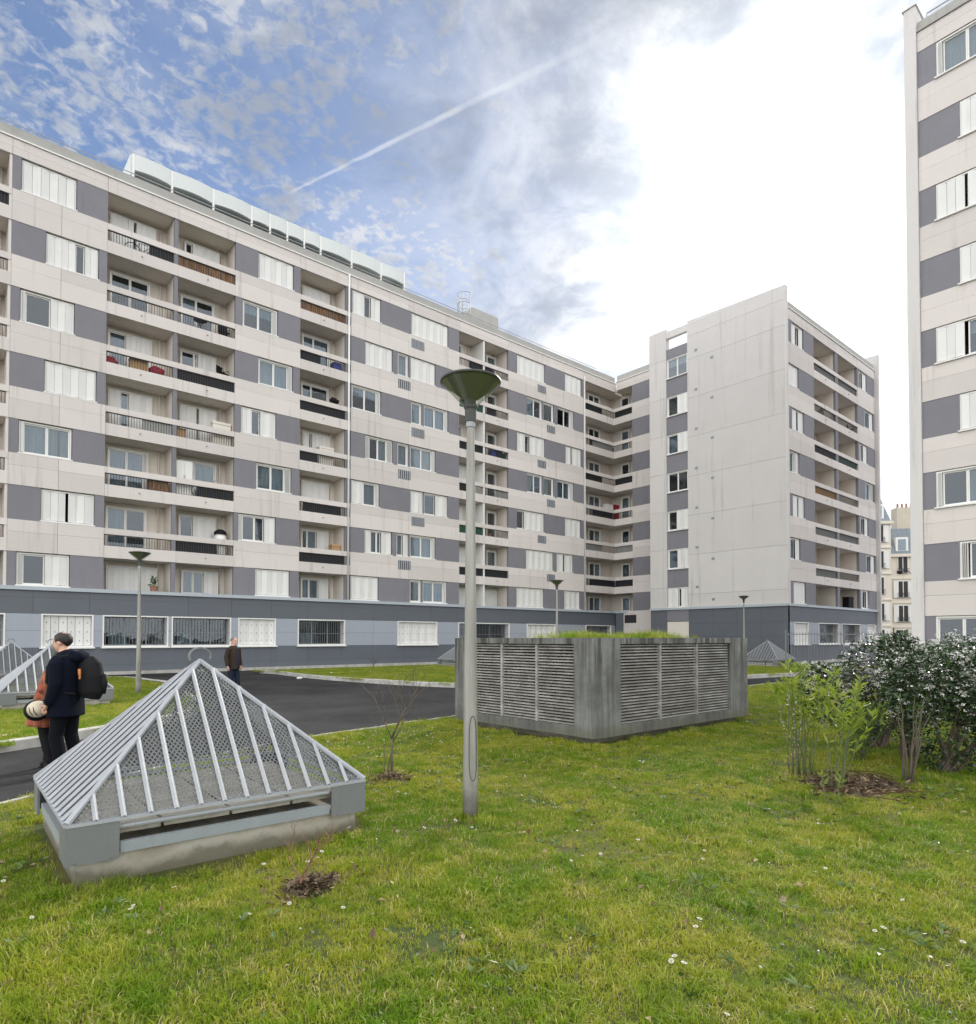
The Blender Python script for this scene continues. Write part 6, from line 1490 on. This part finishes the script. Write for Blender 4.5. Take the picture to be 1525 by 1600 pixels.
barrel(on_balc(344, 2, .6), 'white barrel with a dark cap on the balcony above the ground-floor ledge')
garden_chair(on_balc(300, 2, .5), 'dark chair beside the white barrel')
garden_chair(on_balc(282, 2, .5), 'dark chair in front of the door, two places from the barrel', rz=.4)
potted(Vector((Xat(240, 4.2, D + .4), D + .4, ZL)), 'potted plant on the lowest balcony beside the lamp post', 1.1)
parasol_folded(on_balc(362, 4, .9), 'folded cream parasol standing in the balcony corner')
garden_chair(on_balc(478, 6, .5), 'dark chair on the narrow balcony column by the white pipe')
storage(on_balc(525, 6, .4), 'blue plastic box by the white rainwater pipe', .5, .4, .48, 'blue_stuff')
p = on_balc(522, 5, .18); p.z += 0.82; sack(p, 'black coat thrown over a balcony rail by the pipe', 'black_plastic', .26)
storage(on_balc(508, 4, .5), 'beige covered box on the narrow balcony column', .9, .4, 1.1, 'door_cream')
sack(on_balc(495, 3, .4), 'white and grey bundle behind the railing of the narrow column', 'shutter', .28)
sack(on_balc(520, 3, .4), 'black bag behind the railing of the narrow column', 'black_plastic', .28)
storage(on_balc(523, 2, .6), 'brown cupboard with bags on top by the white pipe', .55, .4, 1.2, 'card')
garden_chair(on_balc(740, 7, .6), 'dark chair on the top double balcony behind the lamp dish')
storage(on_balc(765, 7, .4), 'dark red box on the top double balcony', .45, .35, .5, 'red_stuff')
storage(on_balc(771, 5, .4), 'blue crate on the double balcony right of the lamp pole', .55, .4, .52, 'blue_stuff')
storage(on_balc(788, 5, .4), 'teal box beside the blue crate', .3, .35, .5, 'screen_green')
potted(on_balc(765, 3, .4), 'leafy pot plant on the green-screened double balcony', 1.0)
garden_chair(on_balc(775, 2, .5), 'dark chair on the lowest railed double balcony')
cx_ = lambda px, k: Vector((Xat(px, zt(k) - 1.5, D + .7), D + .7, zt(k) - BH - .8))
storage(cx_(952, 6), 'blue box on the corner balcony below the top one', .6, .4, .55, 'blue_stuff')
cabinet(cx_(950, 4), 'white cabinet on the middle corner balcony', .9, .4, 1.35)
storage(cx_(962, 4), 'red panel box beside the cabinet on the corner balcony', .5, .35, 1.45, 'red_stuff')
sack(cx_(955, 2), 'navy covered heap on the lowest corner balcony', 'blue_stuff', .45)
storage(cx_(945, 7), 'pale shelf box on the top corner balcony', .7, .4, 1.1, 'door_cream')
ep = lambda px, k: Vector((Xat(px, zt(k) - 1.5, YG + .5), YG + .5, zt(k) - BH - .8))
potted(ep(1290, 5), 'red-flowered pot plant on a balcony of the gable wing', 1.5)
potted(ep(1283, 6), 'trailing pot plant one floor above the red-flowered one', 1.3)
potted(ep(1290, 3), 'small pot plant on the gable wing above the grey screen', 1.2)
garden_chair(ep(1330, 6), 'dark chair behind the railing of the gable wing')
storage(Vector((Xat(1325, 4.3, YG + .4), YG + .4, ZL)), 'black covered grill on the lowest balcony of the gable wing', .9, .45, .85, 'black_plastic', 'covered_grill', 'grill')
# white scrap of paper by the kerb and one in the far lawn
p = G(468, 1061, -.03); tag(link('crumpled_paper', MB().ball((0, 0, .04), (.13, .07, .05), 8, 6).mesh('crumpled_paper', 'white_paint'), None, p), 'white crumpled paper lying on the asphalt by the kerb', 'litter')
